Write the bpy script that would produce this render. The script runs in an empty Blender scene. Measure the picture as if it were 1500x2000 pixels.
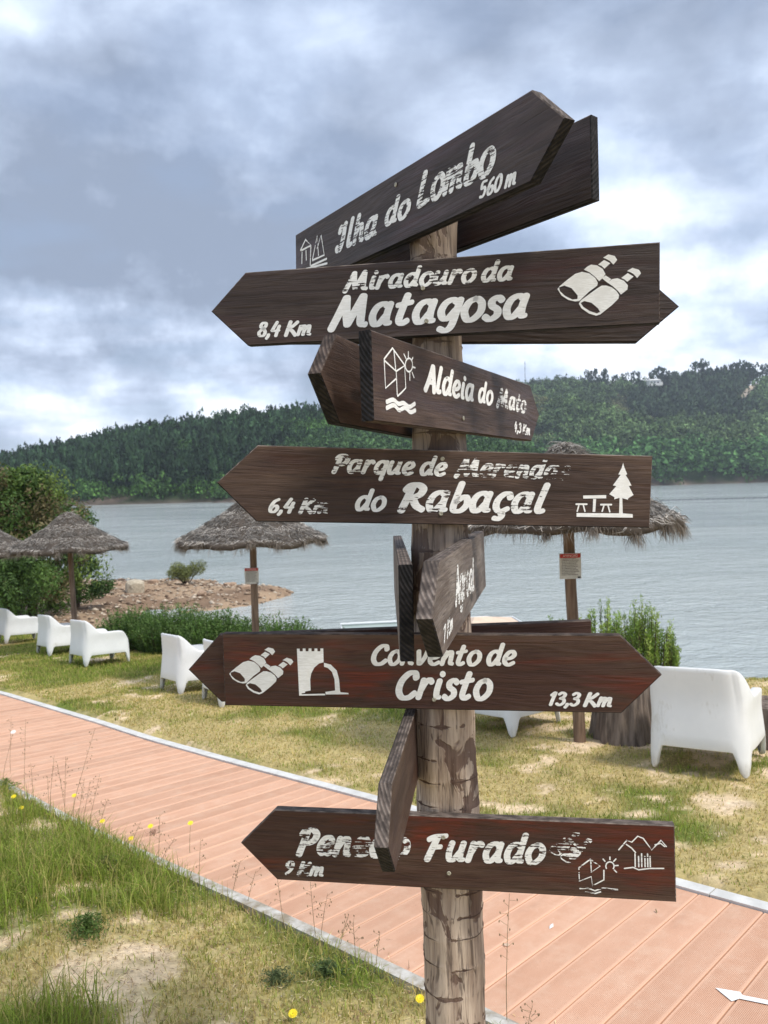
import bpy, bmesh, math, random
import numpy as np
from mathutils import Vector, Matrix
RAD = math.radians
random.seed(7)
RNG = np.random.default_rng(11)
SC = bpy.context.scene

# ------------------------------------------------------------------ camera
cam_d = bpy.data.cameras.new('camera')
cam = bpy.data.objects.new('camera', cam_d)
SC.collection.objects.link(cam)
SC.camera = cam
cam_d.sensor_fit = 'AUTO'
cam_d.sensor_width = 36.0
cam_d.lens = 27.36
cam_d.clip_start = 0.05
cam_d.clip_end = 6000
EYE = Vector((0, 0, 1.65))
_p, _r = math.atan(50 / 1520), RAD(1.5)
F0 = Vector((0, math.cos(_p), -math.sin(_p)))
_U0 = Vector((0, math.sin(_p), math.cos(_p)))
U0 = _U0 * math.cos(_r) + Vector((1, 0, 0)) * math.sin(_r)
R0 = Vector((1, 0, 0)) * math.cos(_r) - _U0 * math.sin(_r)
cam.matrix_world = Matrix(((R0.x, U0.x, -F0.x, EYE.x), (R0.y, U0.y, -F0.y, EYE.y), (R0.z, U0.z, -F0.z, EYE.z), (0, 0, 0, 1)))
cam_d.dof.use_dof = True
cam_d.dof.focus_distance = 1.9
cam_d.dof.aperture_fstop = 8.5

def sky_dir(px, py):
    return (F0 + R0 * ((px - 750) / 1520) + U0 * ((1000 - py) / 1520)).normalized()

# ------------------------------------------------------------------ light
SUN_EL, SUN_AZ = 56, 120           # azimuth clockwise from +y
sun_d = bpy.data.lights.new('sun', 'SUN')
sun_d.energy = 1.5
sun_d.angle = RAD(11)
sun_d.color = (1.0, 0.94, 0.84)
sun = bpy.data.objects.new('sun', sun_d)
SC.collection.objects.link(sun)
_sd = Vector((math.sin(RAD(SUN_AZ)) * math.cos(RAD(SUN_EL)), math.cos(RAD(SUN_AZ)) * math.cos(RAD(SUN_EL)), math.sin(RAD(SUN_EL))))
sun.rotation_euler = _sd.to_track_quat('Z', 'Y').to_euler()

world = bpy.data.worlds.new('World')
SC.world = world
world.use_nodes = True
WN, WL = world.node_tree.nodes, world.node_tree.links
WN.clear()

class NT:
    """small node helper"""
    def __init__(s, tree):
        s.t = tree; s.n = tree.nodes; s.l = tree.links
    def put(s, sock, v):
        if isinstance(v, bpy.types.NodeSocket): s.l.new(v, sock)
        elif v is not None:
            if isinstance(v, (tuple, list)) and len(v) == 3 and sock.type == 'RGBA': v = (*v, 1)
            sock.default_value = v
    def node(s, typ, props=None, **ins):
        n = s.n.new(typ)
        for k, v in (props or {}).items(): setattr(n, k, v)
        for k, v in ins.items():
            key = k.replace('_', ' ')
            if key in n.inputs: s.put(n.inputs[key], v)
            else: s.put(n.inputs[int(k[1:])], v)
        return n
    def math(s, op, a, b=None, c=None, clamp=False):
        n = s.n.new('ShaderNodeMath'); n.operation = op; n.use_clamp = clamp
        s.put(n.inputs[0], a)
        if b is not None: s.put(n.inputs[1], b)
        if c is not None: s.put(n.inputs[2], c)
        return n.outputs[0]
    def vmath(s, op, a, b=None, sc=None):
        n = s.n.new('ShaderNodeVectorMath'); n.operation = op
        s.put(n.inputs[0], a)
        if b is not None: s.put(n.inputs[1], b)
        if sc is not None: s.put(n.inputs[3], sc)
        return n
    def mix(s, f, a, b, bt='MIX'):
        n = s.n.new('ShaderNodeMix'); n.data_type = 'RGBA'; n.blend_type = bt
        s.put(n.inputs[0], f); s.put(n.inputs[6], a); s.put(n.inputs[7], b)
        return n.outputs[2]
    def ss(s, x, lo, hi, a=0.0, b=1.0):
        n = s.n.new('ShaderNodeMapRange'); n.interpolation_type = 'SMOOTHSTEP'
        s.put(n.inputs[0], x); s.put(n.inputs[1], lo); s.put(n.inputs[2], hi); s.put(n.inputs[3], a); s.put(n.inputs[4], b)
        return n.outputs[0]
    def noise(s, vec, scale, detail=4, rough=0.55, dist=0.0):
        n = s.n.new('ShaderNodeTexNoise')
        s.put(n.inputs['Vector'], vec); s.put(n.inputs['Scale'], scale)
        n.inputs['Detail'].default_value = detail; n.inputs['Roughness'].default_value = rough
        n.inputs['Distortion'].default_value = dist
        return n.outputs[0]
    def scale(s, vec, sx, sy, sz, loc=(0, 0, 0)):
        n = s.n.new('ShaderNodeMapping')
        s.put(n.inputs[0], vec); n.inputs[1].default_value = loc; n.inputs[3].default_value = (sx, sy, sz)
        return n.outputs[0]
    def ramp(s, f, stops):
        n = s.n.new('ShaderNodeValToRGB'); cr = n.color_ramp
        while len(cr.elements) < len(stops): cr.elements.new(0.5)
        for e, (p, c) in zip(cr.elements, stops): e.position = p; e.color = (*c, 1)
        s.put(n.inputs[0], f)
        return n.outputs[0]

w = NT(world.node_tree)
sky = w.node('ShaderNodeTexSky', dict(sky_type='NISHITA', sun_disc=False, sun_elevation=RAD(SUN_EL), sun_rotation=RAD(SUN_AZ), altitude=200, air_density=1.0, dust_density=1.5, ozone_density=1.5))
tc = w.node('ShaderNodeTexCoord')
dirn = w.vmath('NORMALIZE', tc.outputs['Generated']).outputs[0]
sep = w.node('ShaderNodeSeparateXYZ', None, Vector=dirn)
zc = w.math('ADD', w.math('MAXIMUM', sep.outputs[2], 0.0), 0.16)
proj = w.vmath('DIVIDE', dirn, w.node('ShaderNodeCombineXYZ', None, X=zc, Y=zc, Z=1.0).outputs[0]).outputs[0]
big = w.noise(w.scale(proj, 0.8, 0.9, 0.5, (3.1, 1.7, 0)), 1.0, 5, 0.50, 0.35)
mid = w.noise(w.scale(proj, 1.0, 1.15, 0.6, (7.4, 2.2, 0)), 2.3, 5, 0.50, 0.1)
fin = w.noise(w.scale(dirn, 1.0, 1.0, 2.6, (1.0, 5.0, 2.0)), 9.0, 7, 0.58, 0.3)
warp = w.vmath('SCALE', w.vmath('SUBTRACT', w.n.new('ShaderNodeTexNoise').outputs[1] if False else w.node('ShaderNodeTexNoise', None, Vector=dirn, Scale=5.0, Detail=5.0, Roughness=0.6).outputs[1], (0.5, 0.5, 0.5)).outputs[0], None, 0.30).outputs[0]
dwarp = w.vmath('ADD', dirn, warp).outputs[0]
lum = w.math('ADD', 0.50, w.math('MULTIPLY', w.math('SUBTRACT', big, 0.5), 0.55))
lum = w.math('ADD', lum, w.math('MULTIPLY', w.math('SUBTRACT', mid, 0.5), 0.62))
# cloud masses: (px, py, reach, tone); where the thick grey banks and the bright gaps hang
for (px, py, rr, am) in [(330, 420, .20, -.34), (90, 500, .22, -.30), (560, 520, .16, -.22), (230, 600, .13, -.22), (900, 100, .22, -.10), (1380, 120, .20, -.32), (620, 380, .10, -.10),
                         (760, 320, .10, -.10), (90, 120, .14, .12), (350, 60, .16, .10), (560, 215, .09, .22), (1330, 470, .14, .12), (1230, 620, .10, .10), (1450, 300, .08, .14),
                         (120, 740, .13, .40), (380, 770, .14, .42), (1180, 520, .12, .06), (330, 660, .07, .12), (1150, 690, .10, .12), (40, 640, .07, .0), (1450, 640, .10, -.02)]:
    d = sky_dir(px, py)
    ds = w.vmath('DISTANCE', dwarp, tuple(d)).outputs[1]
    g = w.math('MULTIPLY', w.math('EXPONENT', w.math('MULTIPLY', w.math('MULTIPLY', ds, ds), -1.0 / (rr * rr))), am)
    lum = w.math('ADD', lum, g)
pv_ = w.vmath('ADD', w.scale(dirn, 5.5, 5.5, 15.0), w.vmath('SCALE', w.vmath('SUBTRACT', w.node('ShaderNodeTexNoise', None, Vector=dirn, Scale=9.0, Detail=6.0, Roughness=0.62).outputs[1], (0.5, 0.5, 0.5)).outputs[0], None, 1.5).outputs[0]).outputs[0]
puff = w.node('ShaderNodeTexVoronoi', dict(feature='SMOOTH_F1'), Vector=pv_, Scale=1.0, Smoothness=0.35).outputs['Distance']
puf = w.math('MULTIPLY', w.math('SUBTRACT', 0.46, puff), w.ss(sep.outputs[2], 0.45, 0.05, 0.34, 0.95))
lum = w.math('ADD', lum, puf)
# cumulus edges low over the far hills
low = w.ss(sep.outputs[2], 0.02, 0.30, 1.0, 0.0)
lum = w.math('ADD', lum, w.math('MULTIPLY', w.math('MULTIPLY', w.math('SUBTRACT', fin, 0.5), 1.25), w.math('ADD', w.math('MULTIPLY', low, 0.60), 0.26)))
ccol = w.ramp(lum, [(0.05, (0.108, 0.132, 0.178)), (0.28, (0.172, 0.205, 0.268)), (0.48, (0.262, 0.304, 0.380)), (0.68, (0.395, 0.432, 0.495)), (0.90, (0.575, 0.592, 0.61))])
cover = w.ss(mid, 0.40, 0.56, 0.86, 1.0)
cm = w.vmath('SCALE', ccol, None, 13.3).outputs[0]
out = w.mix(cover, sky.outputs[0], cm)
bg = w.node('ShaderNodeBackground', None, Color=out, Strength=0.1)
wo = w.node('ShaderNodeOutputWorld', None, Surface=bg.outputs[0])

vs = SC.view_settings
vs.view_transform = 'Standard'; vs.look = 'None'; vs.gamma = 1; vs.use_curve_mapping = False
vs.exposure = 1.24
SC.cycles.max_bounces = 6
SC.cycles.transparent_max_bounces = 12
SC.cycles.caustics_reflective = False
SC.cycles.caustics_refractive = False

# ------------------------------------------------------------------ helpers
ORD = ['first', 'second', 'third', 'fourth', 'fifth', 'sixth', 'seventh', 'eighth', 'ninth', 'tenth', 'eleventh', 'twelfth', 'thirteenth', 'fourteenth', 'fifteenth', 'sixteenth', 'seventeenth', 'eighteenth', 'nineteenth', 'twentieth', 'twenty-first', 'twenty-second', 'twenty-third', 'twenty-fourth', 'twenty-fifth']
COL = SC.collection
def tag(o, label=None, cat=None, group=None, kind=None):
    if label: o['label'] = label
    if cat: o['category'] = cat
    if group: o['group'] = group
    if kind: o['kind'] = kind
    return o
def link(o, parent=None):
    COL.objects.link(o)
    if parent: o.parent = parent
    return o
def empty(name, loc=(0, 0, 0), rz=0.0, parent=None):
    o = bpy.data.objects.new(name, None); o.location = loc; o.rotation_euler = (0, 0, rz); o.empty_display_size = .2
    return link(o, parent)
def mesh_obj(name, verts, faces, mat, parent=None, smooth=False, cols=None, mats=None, mi=None, attrs=None):
    me = bpy.data.meshes.new(name)
    verts = np.asarray(verts, dtype=np.float32)
    if isinstance(faces, np.ndarray):
        k = faces.shape[1]; nf = faces.shape[0]
        me.vertices.add(len(verts)); me.vertices.foreach_set('co', verts.ravel())
        me.loops.add(nf * k); me.loops.foreach_set('vertex_index', faces.astype(np.int32).ravel())
        me.polygons.add(nf); me.polygons.foreach_set('loop_start', np.arange(0, nf * k, k, dtype=np.int32))
        me.update(calc_edges=True)
    else:
        me.from_pydata([tuple(map(float, v)) for v in verts], [], [tuple(map(int, f)) for f in faces]); me.update()
    for m in (mats or [mat]): me.materials.append(m)
    if mi is not None: me.polygons.foreach_set('material_index', np.asarray(mi, dtype=np.int32))
    if smooth: me.polygons.foreach_set('use_smooth', np.ones(len(me.polygons), dtype=bool))
    if cols is not None:
        a = me.color_attributes.new('Col', 'FLOAT_COLOR', 'POINT')
        c = np.ones((len(verts), 4), dtype=np.float32); c[:, :3] = cols; a.data.foreach_set('color', c.ravel())
    for k, v in (attrs or {}).items():
        a = me.attributes.new(k, 'FLOAT', 'POINT'); a.data.foreach_set('value', np.asarray(v, dtype=np.float32))
    return link(bpy.data.objects.new(name, me), parent)

def vnoise(x, y, s, seed=0, oct=4):
    """value noise fbm on arrays, 0..1"""
    r = np.zeros_like(x, dtype=float); amp = 1.0; tot = 0
    for o in range(oct):
        X = x * s + seed * 17.3 + o * 5.1; Y = y * s + seed * 9.7 + o * 3.3
        xi = np.floor(X).astype(np.int64); yi = np.floor(Y).astype(np.int64); fx = X - xi; fy = Y - yi
        fx = fx * fx * (3 - 2 * fx); fy = fy * fy * (3 - 2 * fy)
        def h(a, b):
            n = (a * 374761393 + b * 668265263 + (seed + o) * 1274126177) & 0x7fffffff
            n = ((n ^ (n >> 13)) * 1103515245) & 0x7fffffff
            return ((n ^ (n >> 16)) & 0xffff) / 65535.0
        v = (h(xi, yi) * (1 - fx) + h(xi + 1, yi) * fx) * (1 - fy) + (h(xi, yi + 1) * (1 - fx) + h(xi + 1, yi + 1) * fx) * fy
        r += amp * v; tot += amp; amp *= .5; s *= 2.0
    return r / tot
def sstep(x, a, b):
    t = np.clip((x - a) / (b - a), 0, 1); return t * t * (3 - 2 * t)

def new_mat(name):
    m = bpy.data.materials.new(name); m.use_nodes = True
    m.node_tree.nodes.clear()
    return m, NT(m.node_tree)
def finish(t, color, rough=0.8, bump=None, bstr=0.5, bdist=0.01, spec=0.3, extra=None, alpha=None):
    bs = t.node('ShaderNodeBsdfPrincipled')
    t.put(bs.inputs['Base Color'], color); t.put(bs.inputs['Roughness'], rough)
    bs.inputs['Specular IOR Level'].default_value = spec
    if bump is not None:
        b = t.node('ShaderNodeBump', None, Strength=bstr, Distance=bdist, Height=bump)
        t.l.new(b.outputs[0], bs.inputs['Normal'])
    for k, v in (extra or {}).items(): t.put(bs.inputs[k], v)
    if alpha is not None: t.put(bs.inputs['Alpha'], alpha)
    o = t.node('ShaderNodeOutputMaterial'); t.l.new(bs.outputs[0], o.inputs[0])
    return bs
def objco(t):
    tcn = t.node('ShaderNodeTexCoord'); oi = t.node('ShaderNodeObjectInfo')
    v = t.vmath('ADD', tcn.outputs['Object'], t.vmath('SCALE', (13.1, 7.7, 5.3), None, oi.outputs['Random']).outputs[0]).outputs[0]
    return v, tcn.outputs['Object'], oi.outputs['Random']

def wood_board(name, dark, red, grey, redamt, greyamt):
    m, t = new_mat(name)
    v, raw, rnd = objco(t)
    wv = t.vmath('ADD', v, t.vmath('SCALE', t.vmath('SUBTRACT', t.node('ShaderNodeTexNoise', None, Vector=t.scale(v, 3, 3, 9), Scale=1.0, Detail=3.0).outputs[1], (.5, .5, .5)).outputs[0], None, 0.035).outputs[0]).outputs[0]
    grain = t.noise(t.scale(wv, 3.5, 40, 130), 1.0, 6, 0.65)
    fine = t.noise(t.scale(wv, 12, 90, 420), 1.0, 3, 0.6)
    cath = t.math('SINE', t.math('MULTIPLY', t.noise(t.scale(v, 1.6, 4, 11), 1.0, 2, .5), 70.0))
    patch = t.noise(t.scale(v, 2.3, 3, 13), 1.0, 4, 0.6, 0.4)
    pg = t.noise(t.scale(v, 4.0, 5, 16, (4, 2, 1)), 1.0, 5, 0.65, 0.3)
    base = t.mix(t.ss(grain, .30, .70), dark, tuple(min(1, c * 1.7 + .004) for c in dark))
    base = t.mix(t.math('MULTIPLY', t.ss(patch, .47, .66), redamt), base, t.mix(t.ss(grain, .3, .7), red, tuple(c * .45 for c in red)))
    rv = t.node('ShaderNodeAttribute', dict(attribute_name='weather_top', attribute_type='OBJECT')).outputs['Fac']
    zsep = t.node('ShaderNodeSeparateXYZ', None, Vector=raw).outputs[2]
    pg = t.math('ADD', pg, t.math('MULTIPLY', t.math('MULTIPLY', zsep, 1.9), rv))
    patch = t.math('SUBTRACT', patch, t.math('MULTIPLY', t.math('MULTIPLY', zsep, 1.1), rv))
    gm = t.math('MULTIPLY', t.ss(t.math('ADD', pg, t.math('MULTIPLY', t.math('SUBTRACT', fine, .5), .35)), .38, .74), greyamt)
    base = t.mix(gm, base, t.mix(t.ss(fine, .3, .7), tuple(c * .66 for c in grey), tuple(c * .92 for c in grey)))
    base = t.mix(t.ss(fine, .42, .32, 0, .6), base, tuple(c * .4 for c in dark))
    # knots
    vo = t.node('ShaderNodeTexVoronoi', dict(feature='F1'), Vector=t.scale(v, 2.1, 1, 5.5), Scale=1.0)
    kd = vo.outputs['Distance']
    base = t.mix(t.ss(kd, .10, .05, 0, .8), base, tuple(c * .35 for c in dark))
    # worn arrises
    sx = t.node('ShaderNodeSeparateXYZ', None, Vector=raw)
    ez = t.ss(t.math('ADD', t.math('ABSOLUTE', sx.outputs[2]), t.math('MULTIPLY', t.math('SUBTRACT', pg, .5), .03)), .079, .087)
    base = t.mix(t.math('MULTIPLY', ez, .55), base, grey)
    h = t.math('ADD', t.math('ADD', t.math('MULTIPLY', grain, .8), t.math('MULTIPLY', fine, .5)), t.math('MULTIPLY', cath, .12))
    finish(t, base, t.ss(patch, .4, .7, .62, .42), h, .75, .003, spec=.35)
    return m
M = {}
M['board_dark'] = wood_board('dark_stained_wood', (.025, .0155, .013), (.066, .017, .013), (.090, .064, .052), .55, .62)
M['board_red'] = wood_board('red_stained_wood', (.036, .014, .009), (.150, .022, .009), (.100, .058, .038), 1.0, .6)
M['board_brown'] = wood_board('brown_worn_wood', (.032, .0175, .0125), (.064, .018, .011), (.130, .080, .056), .5, .7)
M['board_grey'] = wood_board('grey_bleached_wood', (.085, .062, .050), (.13, .07, .045), (.30, .25, .215), .4, .95)
def endgrain(name, c1, c2):
    m, t = new_mat(name)
    v, raw, rnd = objco(t)
    rings = t.math('SINE', t.math('MULTIPLY', t.vmath('LENGTH', t.scale(raw, .1, 9, 6, (0, .6, -.9))).outputs[1], 115.0))
    n = t.noise(t.scale(v, 30, 60, 60), 1.0, 4, .6)
    st = t.noise(t.scale(v, 8, 200, 30), 1.0, 3, .6)
    c = t.mix(t.ss(rings, -.6, .8), c1, c2)
    c = t.mix(t.ss(n, .35, .7), tuple(x * .45 for x in c1), c)
    finish(t, c, .85, t.math('ADD', rings, t.math('MULTIPLY', st, 1.5)), .5, .002)
    return m
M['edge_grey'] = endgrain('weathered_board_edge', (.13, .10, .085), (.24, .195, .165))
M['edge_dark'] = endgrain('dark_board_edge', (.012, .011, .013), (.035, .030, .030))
M['edge_mid'] = endgrain('brown_board_edge', (.07, .047, .037), (.13, .098, .080))

def paint_mat():
    m, t = new_mat('white_sign_paint')
    v, raw, rnd = objco(t)
    at = t.node('ShaderNodeAttribute', dict(attribute_name='wear'))
    streak = t.noise(t.scale(v, 17, 1, 260), 1.0, 3, .6)
    blotch = t.noise(t.scale(v, 34, 1, 46), 1.0, 4, .65)
    fin_ = t.noise(t.scale(v, 60, 1, 700), 1.0, 2, .6)
    val = t.math('ADD', t.math('ADD', t.math('MULTIPLY', streak, .46), t.math('MULTIPLY', blotch, .38)), t.math('MULTIPLY', fin_, .16))
    al = t.ss(val, t.math('SUBTRACT', at.outputs['Fac'], .008), t.math('ADD', at.outputs['Fac'], .008))
    col = t.mix(t.ss(fin_, .35, .6), (.76, .75, .72), (.90, .895, .88))
    col = t.mix(t.ss(blotch, .3, .6), (.78, .77, .74), col)
    finish(t, col, .55, val, .3, .002, alpha=al)
    return m
M['paint'] = paint_mat()

def post_mat():
    m, t = new_mat('peeling_trunk_wood')
    v, raw, rnd = objco(t)
    at = t.node('ShaderNodeAttribute', dict(attribute_name='ring'))
    st = t.noise(t.scale(v, 30, 30, 2.2), 1.0, 6, .65, .4)
    st2 = t.noise(t.scale(v, 90, 90, 8), 1.0, 4, .6)
    pat = t.noise(t.scale(v, 13, 13, 8), 1.0, 4, .55, .8)
    up = t.node('ShaderNodeSeparateXYZ', None, Vector=raw)
    c = t.mix(t.ss(st, .30, .66), (.20, .140, .105), (.52, .415, .325))
    c = t.mix(t.ss(st2, .46, .34, 0, .7), c, (.08, .058, .048))
    edge = t.math('ADD', pat, t.math('MULTIPLY', at.outputs['Fac'], .14))
    c = t.mix(t.ss(edge, .565, .60, 0, .85), c, t.mix(st2, (.065, .036, .028), (.14, .085, .065)))
    crk = t.math('ABSOLUTE', t.math('SUBTRACT', t.noise(t.scale(v, 17, 17, 1.1), 1.0, 3, .6), .5))
    c = t.mix(t.ss(crk, .008, .003, 0, .55), c, (.035, .022, .018))
    c = t.mix(t.ss(at.outputs['Fac'], .55, .95, 0, .85), c, (.045, .026, .022))
    c = t.mix(t.ss(up.outputs[2], 1.25, 1.75, 0, .45), c, (.12, .10, .09))
    h = t.math('ADD', t.math('MULTIPLY', st, 1.0), t.math('SUBTRACT', t.math('MULTIPLY', st2, .5), t.math('MULTIPLY', t.ss(edge, .565, .6), .35)))
    finish(t, c, .85, h, .9, .006, spec=.2)
    return m
M['post'] = post_mat()

def vcol(name, rough=.85, spec=.2, tl=0.0, nscale=0, namt=.3, bump=0):
    m, t = new_mat(name)
    at = t.node('ShaderNodeAttribute', dict(attribute_name='Col'))
    c = at.outputs['Color']; hb = None
    if nscale:
        tcn = t.node('ShaderNodeTexCoord')
        n = t.noise(tcn.outputs['Object'], nscale, 5, .6)
        c = t.mix(t.ss(n, .25, .75), t.vmath('SCALE', c, None, 1 - namt).outputs[0], t.vmath('SCALE', c, None, 1 + namt).outputs[0])
        hb = n if bump else None
    bs = finish(t, c, rough, hb, .6, bump or .01, spec=spec)
    if tl:
        tr = t.node('ShaderNodeBsdfTranslucent', None, Color=t.vmath('SCALE', c, None, 1.5).outputs[0])
        mx = t.node('ShaderNodeMixShader', None, Fac=tl, i1=bs.outputs[0], i2=tr.outputs[0])
        o = [n for n in t.n if n.type == 'OUTPUT_MATERIAL'][0]
        t.l.new(mx.outputs[0], o.inputs[0])
    return m
M['grass'] = vcol('grass_blades', .6, .25, .35)
M['leaf'] = vcol('leaves', .6, .25, .25)
M['farleaf'] = vcol('far_foliage', .85, .08, 0)
M['straw'] = vcol('dry_thatch', .9, .1, .1)
M['ground'] = vcol('soil_and_turf', .95, .1, 0, 30, .22, .02)
M['hillm'] = vcol('hillside_soil', .95, .05, 0, .15, .3)
M['stone'] = vcol('shore_stones', .9, .15, 0, 12, .25, .01)

def simple(name, c1, c2, scale=(20, 20, 20), rough=.6, spec=.3, bd=.002, det=4, bstr=.4):
    m, t = new_mat(name)
    v, raw, rnd = objco(t)
    n = t.noise(t.scale(v, *scale), 1.0, det, .6)
    finish(t, t.mix(t.ss(n, .3, .7), c1, c2), rough, n, bstr, bd, spec)
    return m
M['plastic'] = simple('white_plastic', (.66, .665, .67), (.71, .715, .72), (3, 3, 3), .42, .4, .0005, 2)
def plastic():
    m, t = new_mat('white_moulded_plastic')
    v, raw, rnd = objco(t)
    n = t.noise(v, 5.0, 6, .65); n2 = t.noise(t.scale(v, 60, 60, 14), 1.0, 4, .6)
    sz = t.node('ShaderNodeSeparateXYZ', None, Vector=raw)
    c = t.mix(t.ss(n, .3, .7), (.72, .725, .72), (.77, .772, .765))
    c = t.mix(t.ss(t.math('ADD', n, t.math('MULTIPLY', n2, .5)), .84, 1.02, 0, .35), c, (.46, .43, .36))
    c = t.mix(t.math('MULTIPLY', t.ss(sz.outputs[2], .12, .0), t.ss(n2, .4, .65, .1, .6)), c, (.36, .31, .23))
    finish(t, c, .45, n2, .15, .001, spec=.4)
    return m
M['plastic'] = plastic()
M['pole'] = simple('umbrella_pole_wood', (.12, .078, .054), (.25, .175, .125), (40, 40, 3), .8, .2, .003)
M['stump'] = simple('weathered_stump_wood', (.085, .066, .054), (.24, .19, .155), (26, 26, 2.5), .9, .15, .02, 6, .9)
M['bark'] = simple('tree_bark', (.05, .035, .027), (.12, .09, .07), (12, 12, 2), .9, .1, .02)
M['kerb'] = simple('pale_concrete_kerb', (.50, .49, .465), (.64, .63, .60), (9, 9, 9), .75, .2, .002)
M['kerb_old'] = simple('sandy_worn_kerb', (.26, .22, .16), (.56, .54, .50), (14, 14, 14), .9, .1, .006, 6, .8)
M['metalw'] = simple('screw_zinc', (.25, .23, .17), (.45, .42, .33), (300, 300, 300), .4, .5)
M['white'] = simple('white_wall', (.70, .69, .66), (.78, .77, .74), (2, 2, 2), .7)
M['roof'] = simple('clay_roof', (.25, .15, .11), (.32, .2, .15), (2, 2, 2), .8)
M['darkglass'] = simple('dark_window', (.03, .035, .04), (.05, .055, .06), (1, 1, 1), .1, .5)
M['red'] = simple('sign_red', (.38, .022, .02), (.46, .03, .026), (50, 50, 50), .5)
M['signw'] = simple('sign_offwhite', (.50, .49, .45), (.60, .59, .55), (40, 40, 40), .5)
M['print'] = simple('sign_print', (.10, .09, .085), (.16, .15, .14), (40, 40, 40), .6)
M['printw'] = simple('sign_white_print', (.7, .68, .62), (.75, .73, .7), (40, 40, 40), .6)
M['hull'] = simple('white_hull', (.66, .68, .68), (.74, .75, .75), (2, 2, 2), .4)
M['hullgreen'] = simple('pale_green_hull', (.30, .36, .34), (.36, .42, .39), (2, 2, 2), .5)
M['beige'] = simple('beige_deck_cover', (.60, .45, .33), (.68, .53, .40), (4, 4, 4), .6)
M['yellow'] = simple('yellow_petals', (.85, .62, .01), (.9, .75, .02), (200, 200, 200), .5)
M['petalw'] = simple('white_petals', (.75, .75, .72), (.82, .82, .8), (200, 200, 200), .5)
M['stem'] = simple('dry_stem', (.16, .12, .06), (.30, .23, .12), (60, 60, 20), .7)
M['greenstem'] = simple('green_stem', (.08, .11, .03), (.14, .17, .05), (60, 60, 20), .7)
M['float'] = simple('dark_float', (.04, .04, .045), (.07, .07, .07), (2, 2, 2), .6)
M['road'] = simple('dirt_road', (.42, .34, .26), (.52, .43, .34), (.2, .2, .2), .95)
M['arrowp'] = simple('path_arrow_paint', (.70, .70, .68), (.80, .80, .78), (60, 60, 60), .7)

def plank_mat():
    m, t = new_mat('pink_composite_decking')
    tcn = t.node('ShaderNodeTexCoord'); oi = t.node('ShaderNodeObjectInfo')
    o = tcn.outputs['Object']
    s = t.node('ShaderNodeSeparateXYZ', None, Vector=o)
    groove = t.math('SINE', t.math('MULTIPLY', s.outputs[1], 2 * math.pi / .0056))
    inside = t.ss(t.math('ABSOLUTE', s.outputs[1]), .0585, .0595, 1.0, 0.0)
    v = t.vmath('ADD', o, t.vmath('SCALE', (31., 17., 0.), None, oi.outputs['Random']).outputs[0]).outputs[0]
    n = t.noise(t.scale(v, 1.2, 6, 1), 1.0, 5, .6)
    dust = t.noise(v, 7.0, 6, .7)
    sp = t.noise(v, 90.0, 2, .5)
    c = t.mix(t.ss(n, .3, .7), (.57, .315, .200), (.66, .385, .255))
    c = t.mix(t.ss(dust, .42, .72, 0, .45), c, (.72, .50, .36))
    st_ = t.noise(t.scale(v, .9, 2.5, 1), 1.0, 6, .7)
    c = t.mix(t.ss(st_, .56, .74, 0, .35), c, (.40, .22, .145))
    c = t.mix(t.math('MULTIPLY', inside, t.ss(groove, .1, -.7, 0, .16)), c, (.38, .19, .13))
    c = t.mix(t.math('SUBTRACT', 1.0, inside), c, t.mix(n, (.61, .355, .235), (.68, .415, .280)))
    c = t.mix(t.ss(sp, .70, .76, 0, .6), c, (.70, .58, .46))
    c = t.mix(t.ss(sp, .27, .22, 0, .6), c, (.20, .11, .07))
    c = t.vmath('SCALE', c, None, t.math('ADD', .90, t.math('MULTIPLY', oi.outputs['Random'], .17))).outputs[0]
    finish(t, c, .7, t.math('MULTIPLY', groove, inside), .6, .0012, spec=.3)
    return m
M['plank'] = plank_mat()

def water_mat():
    m, t = new_mat('rippled_lake_water')
    tcn = t.node('ShaderNodeTexCoord')
    o = tcn.outputs['Object']
    rot = t.node('ShaderNodeMapping'); t.put(rot.inputs[0], o); rot.inputs[2].default_value = (0, 0, RAD(-52)); rot.inputs[3].default_value = (.85, 1.5, 1)
    r = rot.outputs[0]
    a = t.noise(r, 1.9, 4, .62, .4)
    b = t.noise(r, 5.5, 3, .6, .3)
    g = t.noise(t.scale(o, .02, .05, 1), 1.0, 4, .6, .5)
    cgeo = t.node('ShaderNodeCameraData')
    h = t.math('ADD', t.math('MULTIPLY', a, 1.0), t.math('MULTIPLY', b, .38))
    sw = t.noise(t.scale(r, .25, .3, 1), 1.0, 3, .5)
    h = t.math('ADD', h, t.math('MULTIPLY', sw, 1.5))
    col = t.mix(t.ss(g, .35, .65), (.36, .40, .395), (.42, .455, .445))
    finish(t, col, t.ss(g, .3, .7, .05, .12), t.math('MULTIPLY', h, t.ss(g, .35, .65, .65, 1.25)), 1.0, .15, spec=.5, extra={'IOR': 1.33})
    return m
M['water'] = water_mat()

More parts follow.
